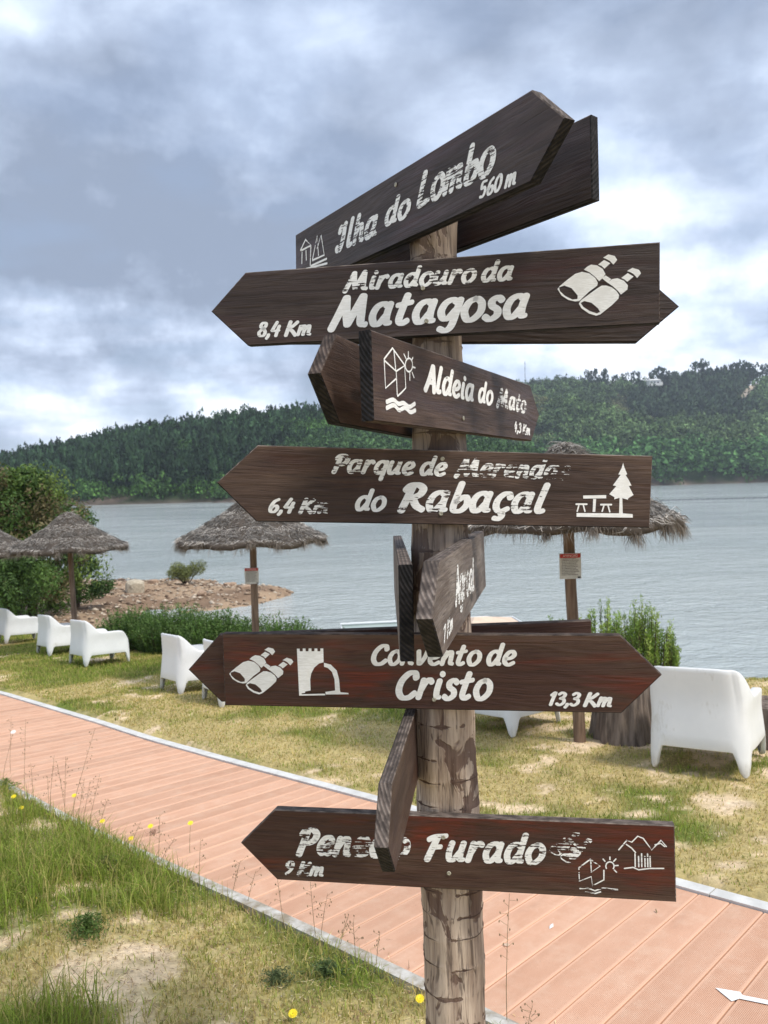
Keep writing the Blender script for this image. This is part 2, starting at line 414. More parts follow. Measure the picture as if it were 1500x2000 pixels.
# ------------------------------------------------------------------ terrain
WZ = -2.35
SL = .087
FAR_IN = np.array([(-30, 27), (-14, 17.6), (-9.0, 13.4), (-4.915, 9.765), (-3.007, 7.869), (-2.237, 7.065), (-1.282, 6.164), (-.094, 5.088), (1.367, 3.69), (1.666, 3.411), (4.4, .80), (6.0, -.7)])
FAR_OUT = np.array([(-30, 27.2), (-14, 17.8), (-9.0, 13.6), (-4.818, 9.97), (-3.048, 8.052), (-2.160, 7.160), (-1.220, 6.268), (-.020, 5.180), (1.440, 3.790), (1.738, 3.507), (4.48, .89), (6.1, -.6)])
NEAR_IN = np.array([(-26, 25.5), (-12, 14.8), (-7.5, 10.4), (-4.6, 7.45), (-2.585, 5.474), (-2.069, 4.95), (-1.685, 4.579), (-1.263, 4.20), (-.873, 3.84), (-.703, 3.69), (-.428, 3.435), (-.222, 3.245), (-.048, 3.08), (.306, 2.742), (.394, 2.655), (3.0, .10), (5.0, -1.85)])
def off_line(L, d):
    out = []
    for i in range(len(L)):
        a = L[max(0, i - 1)]; b = L[min(len(L) - 1, i + 1)]; t_ = (b - a) / np.linalg.norm(b - a)
        out.append(L[i] + np.array([t_[1], -t_[0]]) * d)
    return np.array(out)
NEAR_OUT = off_line(NEAR_IN, -0.0) + 0  # replaced below
_t = []
NEAR_OUT = off_line(NEAR_IN, .075)
if (NEAR_OUT[5] - NEAR_IN[5])[1] > 0: NEAR_OUT = off_line(NEAR_IN, -.075)
def yline(L, x):   # y of a polyline running from far left to near right
    return np.interp(x, L[:, 0], L[:, 1])
def plane_z(x, y): return -SL * y
def edge_y(x): return np.interp(x, [-40, -14, -9, -6, -3.5, 0, 3, 8, 40], [22, 20, 18.5, 16, 13.6, 11.4, 9.4, 8.9, 8.5])
def ground_z(x, y, rough=True):
    x = np.asarray(x, float); y = np.asarray(y, float)
    ey = edge_y(x)
    z = -SL * np.minimum(y, ey)
    slope = np.interp(x, [-11.5, -8.5, -6.5, 0, 10], [.030, .05, .26, .36, .42])
    ov = np.maximum(y - ey, 0)
    z = z - ov * slope * sstep(ov, 0, .8)
    endy = 33.5 + 1.2 * np.sin(x * .5)
    z = z - np.maximum(y - endy, 0) * .45
    # stony spit
    hw = 5.6 * np.sqrt(np.clip((-3.6 - x) / 8.0, 0, 1.3))
    q = (y - 29.6 + .8 * np.sin(x * .9)) / np.maximum(hw, .05)
    sp = WZ + .30 * (1 - q * q) * sstep(hw, 0, 2) - .3 * (hw < .1)
    sp = np.maximum(sp, -3.4)
    z = np.maximum(z, np.where(hw > 0, sp, -9))
    z = np.maximum(z, -3.6)
    if rough:
        n = vnoise(x, y, .35, 3, 4) - .5
        inside_deck = (y < yline(FAR_OUT, x) + .02) & (y > yline(NEAR_OUT, x) - .02)
        nearw = sstep(np.abs(y - (yline(FAR_IN, x) + yline(NEAR_IN, x)) / 2), .6, 1.6)
        z = z + n * .10 * nearw + (vnoise(x, y, 3.0, 5, 3) - .5) * .025 * nearw
        z = z + (vnoise(x, y, 1.3, 8, 5) - .5) * .35 * sstep(y, 19, 26)
        # the verge at the camera's feet rises a little towards the left
        bank = sstep(yline(NEAR_OUT, x) - y, .0, .9)
        z = z + np.where(y < yline(NEAR_OUT, x) + .012, .016, 0) + bank * (.012 + .05 * sstep(-x, .2, 1.8))
        z = np.where(inside_deck, plane_z(x, y) - .06, z)
    return z
def gz(x, y, rough=True): return float(ground_z(np.array([x]), np.array([y]), rough)[0])

SAND = np.array((.66, .51, .33)); DRY = np.array((.42, .335, .15)); GRN = np.array((.135, .170, .035)); SOIL = np.array((.20, .135, .09)); PALE = np.array((.72, .57, .40))
def green_field(x, y):
    """0 straw dry .. 1 lush"""
    n = vnoise(x, y, .55, 21, 4) * .6 + vnoise(x, y, 2.6, 22, 3) * .4
    lawn = y > yline(FAR_IN, x)
    g = n * 1.0 + np.where(lawn, .10 * sstep(-x, 1.0, 5.0) + .07 * sstep(y, 7, 12) - .03, -.06)
    # lush tufts on the verge at the left
    g = g + np.where(~lawn, .34 * np.exp(-(((x + 1.62) / .55) ** 2 + ((y - 3.75) / .75) ** 2)) + .42 * np.exp(-(((x + 1.15) / .34) ** 2 + ((y - 2.35) / .45) ** 2)), 0)
    dn = yline(NEAR_OUT, x) - y
    g = g + np.where(~lawn, .12 * np.exp(-(dn / .28) ** 2), 0)
    return g
def bare_field(x, y):
    b = vnoise(x, y, 1.1, 31, 4) * .48 + vnoise(x, y, 6.0, 32, 4) * .52
    lawn = y > yline(FAR_IN, x)
    b = b + np.where(lawn, -.05 + .13 * np.exp(-(((x - 1.45) / .8) ** 2 + ((y - 4.75) / .55) ** 2)) + .05 * sstep(x, .5, 2), 0)
    b = b + np.where(~lawn, .09 * np.exp(-(((x + 1.05) / .42) ** 2 + ((y - 3.05) / .30) ** 2)) + .09 * np.exp(-(((x + .60) / .45) ** 2 + ((y - 2.45) / .22) ** 2)) - .1 * np.exp(-((yline(NEAR_OUT, x) - y) / .3) ** 2), 0)
    return b
xs = np.unique(np.concatenate([np.arange(-60, -9, 1.0), np.arange(-9, -4, .22), np.arange(-4, 4, .055), np.arange(4, 9, .3), np.arange(9, 70, 2.0)]))
ys = np.unique(np.concatenate([np.arange(-14, 1, .8), np.arange(1, 7, .055), np.arange(7, 15, .14), np.arange(15, 40, .30), np.arange(40, 60, 2)]))
X, Y = np.meshgrid(xs, ys)
Z = ground_z(X, Y)
g = green_field(X, Y); b = bare_field(X, Y)
col = DRY[None, None] * (1 - sstep(g, .45, .62))[..., None] + GRN[None, None] * sstep(g, .45, .62)[..., None]
bf = sstep(b, .52, .62)[..., None]
col = col * (1 - bf) + SAND * bf
bf2 = sstep(b, .64, .72)[..., None]
col = col * (1 - bf2) + PALE * bf2
wild = sstep(Y - edge_y(X), .0, 1.0)[..., None]
dirt = vnoise(X, Y, .8, 41, 5)[..., None]
wc = SOIL * (1 - sstep(dirt, .4, .6)) + np.array((.33, .235, .155)) * sstep(dirt, .4, .6)
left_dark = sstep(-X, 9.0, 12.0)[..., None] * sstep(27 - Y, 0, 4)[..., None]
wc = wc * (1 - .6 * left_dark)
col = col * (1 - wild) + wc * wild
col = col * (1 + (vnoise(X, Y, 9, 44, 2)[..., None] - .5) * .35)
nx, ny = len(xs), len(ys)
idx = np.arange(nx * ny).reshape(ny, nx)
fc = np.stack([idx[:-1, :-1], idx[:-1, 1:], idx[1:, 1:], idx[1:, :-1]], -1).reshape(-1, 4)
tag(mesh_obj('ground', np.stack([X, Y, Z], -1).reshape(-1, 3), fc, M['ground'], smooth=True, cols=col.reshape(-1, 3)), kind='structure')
# lake
lv = [(-2500, 6, WZ), (2500, 6, WZ), (2500, 2600, WZ), (-2500, 2600, WZ)]
tag(mesh_obj('lake', lv, [(0, 1, 2, 3)], M['water']), kind='structure')
# lower land behind and beside the camera, out to the horizon
tag(mesh_obj('plain', [(-2500, -2500, -3.7), (2500, -2500, -3.7), (2500, 2600, -3.7), (-2500, 2600, -3.7)], [(0, 1, 2, 3)], M['road']), kind='structure')

# ------------------------------------------------------------------ far hills
def px_ray(px, py, dist):
    d = F0 + R0 * ((px - 750) / 1520) + U0 * ((1000 - py) / 1520)
    s = dist / d.y
    return EYE + d * s
def crest_profile(pts, dist, treeh):
    P = [px_ray(a, b_, dist) for a, b_ in pts]
    return np.array([p.x for p in P]), np.array([p.z - treeh for p in P])
# left hill: dark pine slope; right hill: nearer to the eye as bright scrub
LX, LZ = crest_profile([(-900, 960), (-500, 925), (-200, 912), (0, 896), (130, 877), (300, 842), (450, 816), (600, 802), (700, 800), (800, 812), (880, 850), (960, 915), (1040, 985), (1500, 1010)], 430, 9)
GX, GZ = crest_profile([(380, 1010), (430, 985), (480, 925), (530, 878), (600, 850), (700, 840), (800, 832), (900, 834), (1000, 862), (1100, 905), (1200, 950), (1300, 1000), (1600, 1020)], 315, 6)
RX, RZ = crest_profile([(350, 960), (480, 905), (560, 868), (700, 836), (800, 800), (900, 772), (980, 752), (1040, 748), (1090, 742), (1150, 746), (1300, 748), (1400, 742), (1480, 733), (1540, 738), (1700, 700), (2000, 690), (2500, 740)], 760, 9)
def left_h(x, y):
    ys_ = 285 + 10 * np.sin(x * .02) ; yr = 430
    t_ = np.clip((y - ys_) / (yr - ys_), -1, 1.6)
    hz = np.maximum(np.interp(x, LX, LZ) - WZ, 0)
    f = np.where(t_ < 0, t_ * .2, np.where(t_ <= 1, np.sin(np.minimum(t_, 1) * math.pi / 2) ** .9 * 1.0, 1 - (t_ - 1) ** 2 * .8))
    f = np.where(t_ < 0, t_ * .2, f)
    return WZ - 2.5 * (hz < 1) + hz * f + (hz > 2) * (vnoise(x, y, .02, 51, 4) - .5) * 7 * sstep(t_, .1, .5) * sstep(1.05 - t_, 0, .3)
def spur_h(x, y):
    t_ = np.clip((y - 262 - 4 * np.sin(x * .05)) / 53, -1, 1.6)
    hz = np.maximum(np.interp(x, GX, GZ) - WZ, 0)
    f = np.where(t_ < 0, t_ * .2, np.where(t_ <= 1, np.power(np.clip(t_, 0, 1), .8), 1 - (t_ - 1) ** 2 * .8))
    return WZ - 2.5 * (hz < 1) + hz * f + (vnoise(x, y, .05, 57, 3) - .5) * 4 * sstep(t_, .1, .5) * sstep(1.05 - t_, 0, .3) * (hz > 3)
def right_h(x, y):
    ys_ = np.interp(x, [-200, 0, 200, 400, 900], [455, 470, 505, 510, 500]) + 8 * np.sin(x * .03); yr = 760
    t_ = np.clip((y - ys_) / (yr - ys_), -1, 1.5)
    hz = np.interp(x, RX, RZ) - WZ
    f = np.where(t_ < 0, t_ * .15, np.where(t_ <= 1, .10 * sstep(t_, 0, .06) + .90 * np.power(np.clip(t_, 0, 1), .85), 1 - (t_ - 1) ** 2))
    gull = (vnoise(x + y * .35, y * .35, .011, 61, 3) - .5) * 44
    return WZ + hz * f + (gull + (vnoise(x, y, .03, 62, 3) - .5) * 8) * sstep(t_, .08, .5) * sstep(1.02 - t_, 0, .35)
def hill_sheet(name, hf, x0, x1, y0, y1, n, m_, shore):
    a = np.linspace(x0, x1, n); c = np.linspace(y0, y1, m_)
    A, B = np.meshgrid(a, c); H = hf(A, B)
    k = np.arange(n * m_).reshape(m_, n)
    f = np.stack([k[:-1, :-1], k[:-1, 1:], k[1:, 1:], k[1:, :-1]], -1).reshape(-1, 4)
    hh = (H - WZ)[..., None]
    cc = np.where(hh < 1.9, np.array((.17, .135, .105)), np.array((.035, .055, .022)))
    cc = np.where((hh < .7), np.array((.09, .075, .062)), cc)
    cc = cc * (.75 + .5 * vnoise(A, B, .12, 71, 3)[..., None])
    return tag(mesh_obj(name, np.stack([A, B, H], -1).reshape(-1, 3), f, M['hillm'], smooth=True, cols=cc.reshape(-1, 3)), kind='structure')
hill_sheet('hill', left_h, -620, 300, 262, 520, 150, 60, 0)
hill_sheet('hill', spur_h, -85, 160, 255, 350, 90, 40, 0)
hill_sheet('hill', right_h, -260, 900, 440, 980, 160, 90, 0)

def crown_proto(nleaf, seed, shape, size):
    """leaf triangles on a lumpy volume; returns (nleaf*3,3) and shade per leaf"""
    r = np.random.default_rng(seed)
    nl = 7 if shape == 'round' else 9
    if shape == 'round':
        cen = r.normal(size=(nl, 3)) * (.42, .42, .26); cen[:, 2] += .55; rad = r.uniform(.30, .48, nl)
    elif shape == 'pine':
        h = r.uniform(.35, .98, nl); cen = np.stack([r.normal(size=nl) * .16, r.normal(size=nl) * .16, h], 1); rad = r.uniform(.13, .24, nl)
    else:
        h = np.linspace(.12, .95, nl); cen = np.stack([r.normal(size=nl) * .05, r.normal(size=nl) * .05, h], 1); rad = .30 * (1.08 - h)
    k = r.integers(0, nl, nleaf)
    d = r.normal(size=(nleaf, 3)); d /= np.linalg.norm(d, axis=1)[:, None]
    d[:, 2] = np.where(r.random(nleaf) < .6, np.abs(d[:, 2]), d[:, 2])
    p = cen[k] + d * rad[k][:, None] * r.uniform(.75, 1.08, nleaf)[:, None]
    n = d + r.normal(size=(nleaf, 3)) * .55; n /= np.linalg.norm(n, axis=1)[:, None]
    u = np.cross(n, r.normal(size=(nleaf, 3))); u /= np.linalg.norm(u, axis=1)[:, None]; v = np.cross(n, u)
    s = size * r.uniform(.6, 1.4, nleaf)[:, None]
    T = np.stack([p + u * s, p - u * s * .6 + v * s * .9, p - u * s * .5 - v * s * .9], 1)
    return T, r.uniform(.6, 1.4, nleaf)
PROT = {'round': [crown_proto(130, 100 + i, 'round', .105) for i in range(6)],
        'pine': [crown_proto(60, 200 + i, 'pine', .11) for i in range(6)],
        'cone': [crown_proto(60, 300 + i, 'cone', .11) for i in range(5)]}
def forest(name, P, kinds, H, W, C):
    V = []; CC = []
    for kd in ('round', 'pine', 'cone'):
        for vi, (T, sh) in enumerate(PROT[kd]):
            sel = np.where((kinds == kd) & ((np.arange(len(P)) % len(PROT[kd])) == vi))[0]
            if len(sel) == 0: continue
            a = RNG.uniform(0, 6.28, len(sel)); ca, sa = np.cos(a), np.sin(a)
            t_ = T.reshape(-1, 3)
            x = (t_[None, :, 0] * ca[:, None] - t_[None, :, 1] * sa[:, None]) * W[sel][:, None] + P[sel, 0][:, None]
            y = (t_[None, :, 0] * sa[:, None] + t_[None, :, 1] * ca[:, None]) * W[sel][:, None] + P[sel, 1][:, None]
            z = t_[None, :, 2] * H[sel][:, None] + P[sel, 2][:, None]
            V.append(np.stack([x, y, z], -1).reshape(-1, 3))
            c = C[sel][:, None, None, :] * sh[None, :, None, None] * np.ones((1, 1, 3, 1))
            CC.append(c.reshape(-1, 3))
    V = np.concatenate(V); CC = np.concatenate(CC)
    return tag(mesh_obj(name, V, np.arange(len(V)).reshape(-1, 3), M['farleaf'], cols=CC), kind='stuff')
# left wood
n = 8500
x = RNG.uniform(-420, 60, n); y = 280 + 168 * RNG.random(n) ** 1.15
z = left_h(x, y); k = z > WZ + 1.9; x, y, z = x[k], y[k], z[k]
sc_ = vnoise(x, y, .02, 81, 3); lowz = (z - WZ)
kinds = np.where((sc_ > .66) | (lowz < 3.2), 'round', np.where(RNG.random(len(x)) < .7, 'pine', 'cone'))
H = np.where(kinds == 'round', RNG.uniform(3.5, 7, len(x)), RNG.uniform(7, 12, len(x)))
W = np.where(kinds == 'round', RNG.uniform(3.5, 5.5, len(x)), np.where(kinds == 'pine', RNG.uniform(3.6, 6.0, len(x)), RNG.uniform(4, 6.5, len(x))))
C = np.where((kinds == 'round')[:, None], np.array((.060, .125, .030)), np.array((.030, .060, .027))) * RNG.uniform(.4, 1.6, (len(x), 1))
C = C * (.8 + .5 * vnoise(x, y, .03, 82, 2)[:, None])
forest('dark_pine_wood', np.stack([x, y, z - .8], 1), kinds, H, W, C)
n = 2600
x = RNG.uniform(-78, 110, n); y = 264 + 56 * RNG.random(n)
z = spur_h(x, y); k = z > WZ + 1.2; x, y, z = x[k], y[k], z[k]
C = np.array((.060, .115, .040)) * RNG.uniform(.6, 1.35, (len(x), 1)) * (.55 + 1.0 * vnoise(x, y, .06, 96, 3)[:, None])
forest('green_spur_wood', np.stack([x, y, z - .5], 1), np.full(len(x), 'round'), RNG.uniform(3, 6, len(x)), RNG.uniform(3, 5.5, len(x)), C)
# right scrub hill
n = 9200
x = RNG.uniform(-150, 500, n); y = 492 + 283 * RNG.random(n) ** .85
z = right_h(x, y); k = (z > WZ + 2.0); x, y, z = x[k], y[k], z[k]
# road cut and its clearing on the right
def hill_hit(px, py):
    d = F0 + R0 * ((px - 750) / 1520) + U0 * ((1000 - py) / 1520)
    yy = np.arange(480, 800, .5); P = [EYE + d * (q / d.y) for q in yy]
    hh = right_h(np.array([p.x for p in P]), yy) + 1.0
    for p, q in zip(P, hh):
        if p.z < q: return p
    return P[-1]
RA, RB = hill_hit(1440, 800), hill_hit(1494, 746)
def road_d(x, y):
    ax, ay, bx, by = RA.x, RA.y, RB.x, RB.y
    t_ = np.clip(((x - ax) * (bx - ax) + (y - ay) * (by - ay)) / ((bx - ax) ** 2 + (by - ay) ** 2), 0, 1)
    return np.hypot(x - ax - t_ * (bx - ax), y - ay - t_ * (by - ay))
HP = px_ray(1277, 746, 742)
k = (road_d(x, y + 6) > 9.5) & (road_d(x, y) > 6) & ~((np.abs(x - HP.x) < 14) & (y > 690) & (y < 752)); x, y, z = x[k], y[k], z[k]
px_ = 750 + 1520 * x / y
hz = (z - WZ) / 85
scr = vnoise(x, y, .010, 91, 3)
tall = ((px_ > 1290) & (hz > .55) & (px_ < 1475)) | ((hz > .60) & (px_ > 1240) & (px_ < 1475) & (hz < .93))
scrub = (scr > .48) & (hz > .30) & ~tall & (px_ < 1320)
kinds = np.where(tall & (RNG.random(len(x)) < .75), 'pine', 'round')
H = np.where(kinds == 'pine', RNG.uniform(13, 19, len(x)), np.where(scrub, RNG.uniform(3, 4.8, len(x)), RNG.uniform(6.5, 11, len(x))))
W = np.where(kinds == 'pine', RNG.uniform(9, 13, len(x)), np.where(scrub, RNG.uniform(4.5, 7, len(x)), RNG.uniform(7, 11, len(x))))
C = np.where(scrub[:, None], np.array((.175, .195, .080)), np.array((.092, .142, .054))) * RNG.uniform(.4, 1.6, (len(x), 1))
C = np.where(tall[:, None], np.array((.044, .070, .036)) * RNG.uniform(.5, 1.6, (len(x), 1)), C)
lowt = (hz < .22) & (kinds == 'round'); W = np.where(lowt, W * 1.45, W); H = np.where(lowt, H * 1.25, H); C = np.where(lowt[:, None], C * (.80, 1.12, .9), C)
brn = (RNG.random(len(x)) < .05)[:, None] & scrub[:, None]
C = np.where((kinds == 'round')[:, None] & ~scrub[:, None], C * (.55 + 1.0 * vnoise(x, y, .022, 95, 3)[:, None]), C)
C = np.where(brn, np.array((.16, .13, .07)), C)
forest('green_hill_wood', np.stack([x, y, z - .8], 1), kinds, H, W, C)
# dirt track
rv = []; rf = []
for i in range(13):
    t_ = i / 12; p = RA.lerp(RB, t_); off = math.sin(t_ * 5) * 2
    for s in (-1, 1):
        q = (p.x + s * 3.4 + off, p.y); rv.append((q[0], q[1], float(right_h(np.array([q[0]]), np.array([q[1]]))[0]) + 1.0 + (0.6 if s < 0 else 0)))
for i in range(12): rf.append((2 * i, 2 * i + 1, 2 * i + 3, 2 * i + 2))
tag(mesh_obj('path', rv, rf, M['road']), kind='structure')
# crest trees standing free against the sky
def crest_tree(px, py_top, dist, hf, kind, seed, label, group, hgt, broad=.55):
    p = px_ray(px, py_top, dist)
    base = float(hf(np.array([p.x]), np.array([dist]))[0]) - .6
    hgt = max(hgt, p.z - base)
    r = np.random.default_rng(seed)
    root = empty(kind, (p.x, p.y, base)); tag(root, label, 'tree', group)
    T, sh = crown_proto(150, seed, 'pine' if kind != 'oak_tree' else 'round', .085)
    T = T.reshape(-1, 3) * (hgt * broad, hgt * broad, hgt * 1.0)
    c = np.array((.024, .045, .024)) * np.repeat(sh, 3)[:, None]
    mesh_obj('crown', T, np.arange(len(T)).reshape(-1, 3), M['farleaf'], root, cols=c)
    tv = []; tf = []
    for i in range(4):
        h = hgt * .8 * i / 3; rr = hgt * .018 * (1 - i * .2)
        for j in range(5): tv.append((rr * math.cos(j * 1.2566) + .1 * i, rr * math.sin(j * 1.2566), h))
    for i in range(3):
        for j in range(5): tf.append((i * 5 + j, i * 5 + (j + 1) % 5, i * 5 + 5 + (j + 1) % 5, i * 5 + 5 + j))
    mesh_obj('trunk', tv, tf, M['bark'], root)
    return root
RG = 'tall dark trees standing along the crest of the right hill'
for i, (px, py, hh) in enumerate([(1150, 727, 11), (1164, 724, 12), (1181, 723, 13), (1200, 735, 10), (1217, 728, 12), (1232, 730, 11), (1247, 731, 10), (1275, 724, 12), (1287, 722, 13), (1300, 727, 12),
                                  (1311, 726, 13), (1340, 722, 16), (1352, 716, 17), (1363, 711, 20), (1375, 708, 21), (1388, 719, 18), (1402, 722, 17), (1416, 718, 18), (1428, 714, 18), (1445, 711, 19), (1457, 710, 19), (1468, 709, 20), (1479, 711, 20), (1489, 716, 12), (1498, 717, 11)]):
    crest_tree(px, py, 752, right_h, 'eucalyptus_tree', 900 + i, ('%s from the left of the dark trees along the right hill crest' % ORD[i]), RG, hh, .55)
LG = 'pines standing up along the crest of the left hill'
for i, (px, py, hh) in enumerate([(38, 876, 7), (60, 872, 8), (120, 866, 7), (182, 862, 8), (245, 849, 8), (262, 850, 7), (330, 826, 8), (372, 820, 8), (430, 812, 8), (470, 806, 8), (498, 803, 8), (530, 800, 8), (552, 802, 7), (575, 799, 8), (600, 797, 8), (618, 795, 8)]):
    crest_tree(px, py, 428, left_h, 'pine_tree', 950 + i, ('%s from the left of the small pines along the left hill crest' % ORD[i]), LG, hh, .5)
# white house on the crest
hp = px_ray(1277, 746, 742)
hb = hp.z - 3.2
root = empty('hilltop_house', (hp.x, hp.y, hb)); tag(root, 'low white house among dark trees on the crest of the right hill', 'house')
def box_v(cx, cy, cz, sx, sy, sz):
    return [(cx + a * sx / 2, cy + b_ * sy / 2, cz + c_ * sz / 2) for a in (-1, 1) for b_ in (-1, 1) for c_ in (-1, 1)]
BF = [(0, 1, 3, 2), (4, 6, 7, 5), (0, 4, 5, 1), (2, 3, 7, 6), (0, 2, 6, 4), (1, 5, 7, 3)]
def box(name, c, s, mat, parent=None): return mesh_obj(name, box_v(*c, *s), BF, mat, parent)
box('wall', (0, 0, 1.8), (11, 8, 5), M['white'], root)
box('wall', (6.6, 1, 1.2), (2.4, 6, 3.4), M['white'], root)
mesh_obj('roof', [(-6, -4.6, 4.3), (6, -4.6, 4.3), (6, 4.6, 4.3), (-6, 4.6, 4.3), (-4, 0, 5.8), (4, 0, 5.8)], [(0, 1, 5, 4), (1, 2, 5), (2, 3, 4, 5), (3, 0, 4), (3, 2, 1, 0)], M['white'], root)
for q in (-3.6, -.6, 2.6): box('window', (q, -4.02, 2.3), (1.5, .12, 1.3), M['darkglass'], root)
# mast on the crest
mp = px_ray(1025, 706, 740); base = float(right_h(np.array([mp.x]), np.array([740.]))[0])
root = empty('antenna_mast', (mp.x, mp.y, base)); tag(root, 'thin grey antenna mast rising from the hill crest behind the boards', 'mast')
box('pole', (0, 0, (mp.z - base) / 2), (.35, .35, mp.z - base), M['float'], root)
for q in (.55, .8, .95): box('crossbar', (0, .3, (mp.z - base) * q), (1.2, .2, .2), M['float'], root)
# buoy line
bv = []; bfc = []
p0, p1 = [EYE + (px_ray(a_, b_, 1) - EYE) * (-4.0 / (px_ray(a_, b_, 1) - EYE).z) for a_, b_ in ((1180, 980), (1900, 962))]
for i in range(64):
    t_ = i / 63; q = p0.lerp(p1, t_)
    bv += box_v(q.x, q.y, WZ + .03, .9, .22, .14); bfc += [tuple(a + 8 * i for a in f) for f in BF]
ob = mesh_obj('buoy_line', bv, bfc, M['float'])
tag(ob, 'thin dark line of floats across the lake at the right', 'buoy line')

# ------------------------------------------------------------------ boardwalk
bw = tag(empty('boardwalk', (0, 4, plane_z(0, 4))), kind='structure')
pd = np.array([.683, .730]); pd /= np.linalg.norm(pd); pn = np.array([-pd[1], pd[0]])
def seg_hit(o, d, L):
    best = None
    for i in range(len(L) - 1):
        a, b_ = L[i], L[i + 1]; e = b_ - a
        den = d[0] * e[1] - d[1] * e[0]
        if abs(den) < 1e-9: continue
        s = ((a[0] - o[0]) * e[1] - (a[1] - o[1]) * e[0]) / den
        u = ((a[0] - o[0]) * d[1] - (a[1] - o[1]) * d[0]) / den
        if -1e-6 <= u <= 1 + 1e-6 and (best is None or abs(s) < abs(best)): best = s
    return best
PW, GAP = .1450, .0045
tilt = math.atan(-SL * pd[1])
kk = 0
bw_loc = np.array(bw.location)
anchor = np.array([.904, 2.625])
for i in range(-16, 120):
    oc = anchor + pn * PW * (i + .5)
    lo, hi = oc - pn * (PW - GAP) / 2, oc + pn * (PW - GAP) / 2
    ends = []
    for L, in ((NEAR_IN,), (FAR_IN,)):
        ends.append((seg_hit(lo, pd, L), seg_hit(hi, pd, L)))
    if any(e is None for p in ends for e in p): continue
    (a0, a1), (b0, b1) = ends
    if min(b0 - a0, b1 - a1) < .15 or max(abs(a0), abs(b0)) > 12: continue
    h = (PW - GAP) / 2
    # local frame: x along plank, y across, z up (flat on the sloping plane)
    ex = Vector((pd[0], pd[1], -SL * pd[1])).normalized(); ey = Vector((pn[0], pn[1], -SL * pn[1])).normalized(); ez = ex.cross(ey).normalized()
    g_ = .004
    pts = [(a0 + g_, -h), (b0 - g_, -h), (b1 - g_, h), (a1 + g_, h)]
    c = .003
    vv = [(x_, y_, 0 - .022) for x_, y_ in pts] + [(x_, y_, -c) for x_, y_ in pts] + [(x_, y_ - math.copysign(c, y_), 0) for x_, y_ in pts]
    ff = [(0, 1, 5, 4), (1, 2, 6, 5), (2, 3, 7, 6), (3, 0, 4, 7), (4, 5, 9, 8), (5, 6, 10, 9), (6, 7, 11, 10), (7, 4, 8, 11), (8, 9, 10, 11)]
    o = mesh_obj('plank', vv, ff, M['plank'], bw)
    T_ = Matrix(((ex.x, ey.x, ez.x, oc[0] - bw_loc[0]), (ex.y, ey.y, ez.y, oc[1] - bw_loc[1]), (ex.z, ey.z, ez.z, plane_z(0, oc[1]) - bw_loc[2] + random.uniform(-.0008, .0008)), (0, 0, 0, 1)))
    o.matrix_local = T_
    kk += 1
# dark support bed under the planks
def strip(name, A, B, zt, zb, mat, kind=None, parent=None, seg=None):
    V, Fc = [], []
    for a, b_ in zip(A, B):
        V += [(a[0], a[1], plane_z(0, a[1]) + zt), (b_[0], b_[1], plane_z(0, b_[1]) + zt), (a[0], a[1], plane_z(0, a[1]) + zb), (b_[0], b_[1], plane_z(0, b_[1]) + zb)]
    for i in range(len(A) - 1):
        q = 4 * i
        Fc += [(q, q + 1, q + 5, q + 4), (q + 2, q + 6, q + 7, q + 3), (q, q + 4, q + 6, q + 2), (q + 1, q + 3, q + 7, q + 5)]
    Fc += [(0, 2, 3, 1), (4 * len(A) - 4, 4 * len(A) - 3, 4 * len(A) - 1, 4 * len(A) - 2)]
    return mesh_obj(name, V, Fc, mat, parent)
bed, t = new_mat('shadowed_joists'); finish(t, (.16, .10, .075), .9)
def resample(L, xs_): return np.stack([xs_, np.interp(xs_, L[:, 0], L[:, 1])], 1)
xx = np.linspace(-20, 4.5, 120)
tag(strip('path_bed', resample(NEAR_IN, xx), resample(FAR_IN, xx), -.030, -.055, bed), kind='structure')
def kerb_pieces(IN, OUT, length=2.0):
    # split a kerb polyline in lengths with thin joints
    def along(L):
        d = np.r_[0, np.cumsum(np.linalg.norm(np.diff(L, axis=0), axis=1))]; return d
    dI, dO = along(IN), along(OUT)
    n_ = int(dI[-1] / length)
    for i in range(n_):
        A = []; B = []
        for t_ in np.linspace(i / n_, (i + 1) / n_ - .003 / length / n_ * 2, 9):
            A.append([np.interp(t_ * dI[-1], dI, IN[:, j]) for j in (0, 1)]); 
            a = np.array(A[-1]); a2 = np.array([np.interp(min(t_ * dI[-1] + .05, dI[-1]), dI, IN[:, j]) for j in (0, 1)]); a1 = np.array([np.interp(max(t_ * dI[-1] - .05, 0), dI, IN[:, j]) for j in (0, 1)])
            tt = (a2 - a1) / np.linalg.norm(a2 - a1); nn_ = np.array([-tt[1], tt[0]])
            s = np.sign(np.dot(OUT[len(OUT) // 2] - IN[len(IN) // 2], nn_)); B.append(list(a + nn_ * s * KW))
        strip('kerb', A, B, .012, -.12, KM, parent=kw_root)
for IN, OUT, KW, KM in ((FAR_IN, FAR_OUT, .085, M['kerb']), (NEAR_IN, NEAR_OUT, .062, M['kerb_old'])):
    kw_root = tag(empty('kerb_line', (0, 0, 0)), kind='structure')
    kerb_pieces(IN, OUT)
# white painted arrow on the planks
aw = [(1.184, 2.830), (1.262, 2.800), (1.262, 2.778), (1.60, 2.62), (1.60, 2.585), (1.240, 2.757), (1.206, 2.742)]
av = [(a, b_, plane_z(a, b_) + .0035) for a, b_ in aw]
tag(mesh_obj('painted_arrow', av, [tuple(range(len(av)))[::-1]], M['arrowp']), kind='structure')

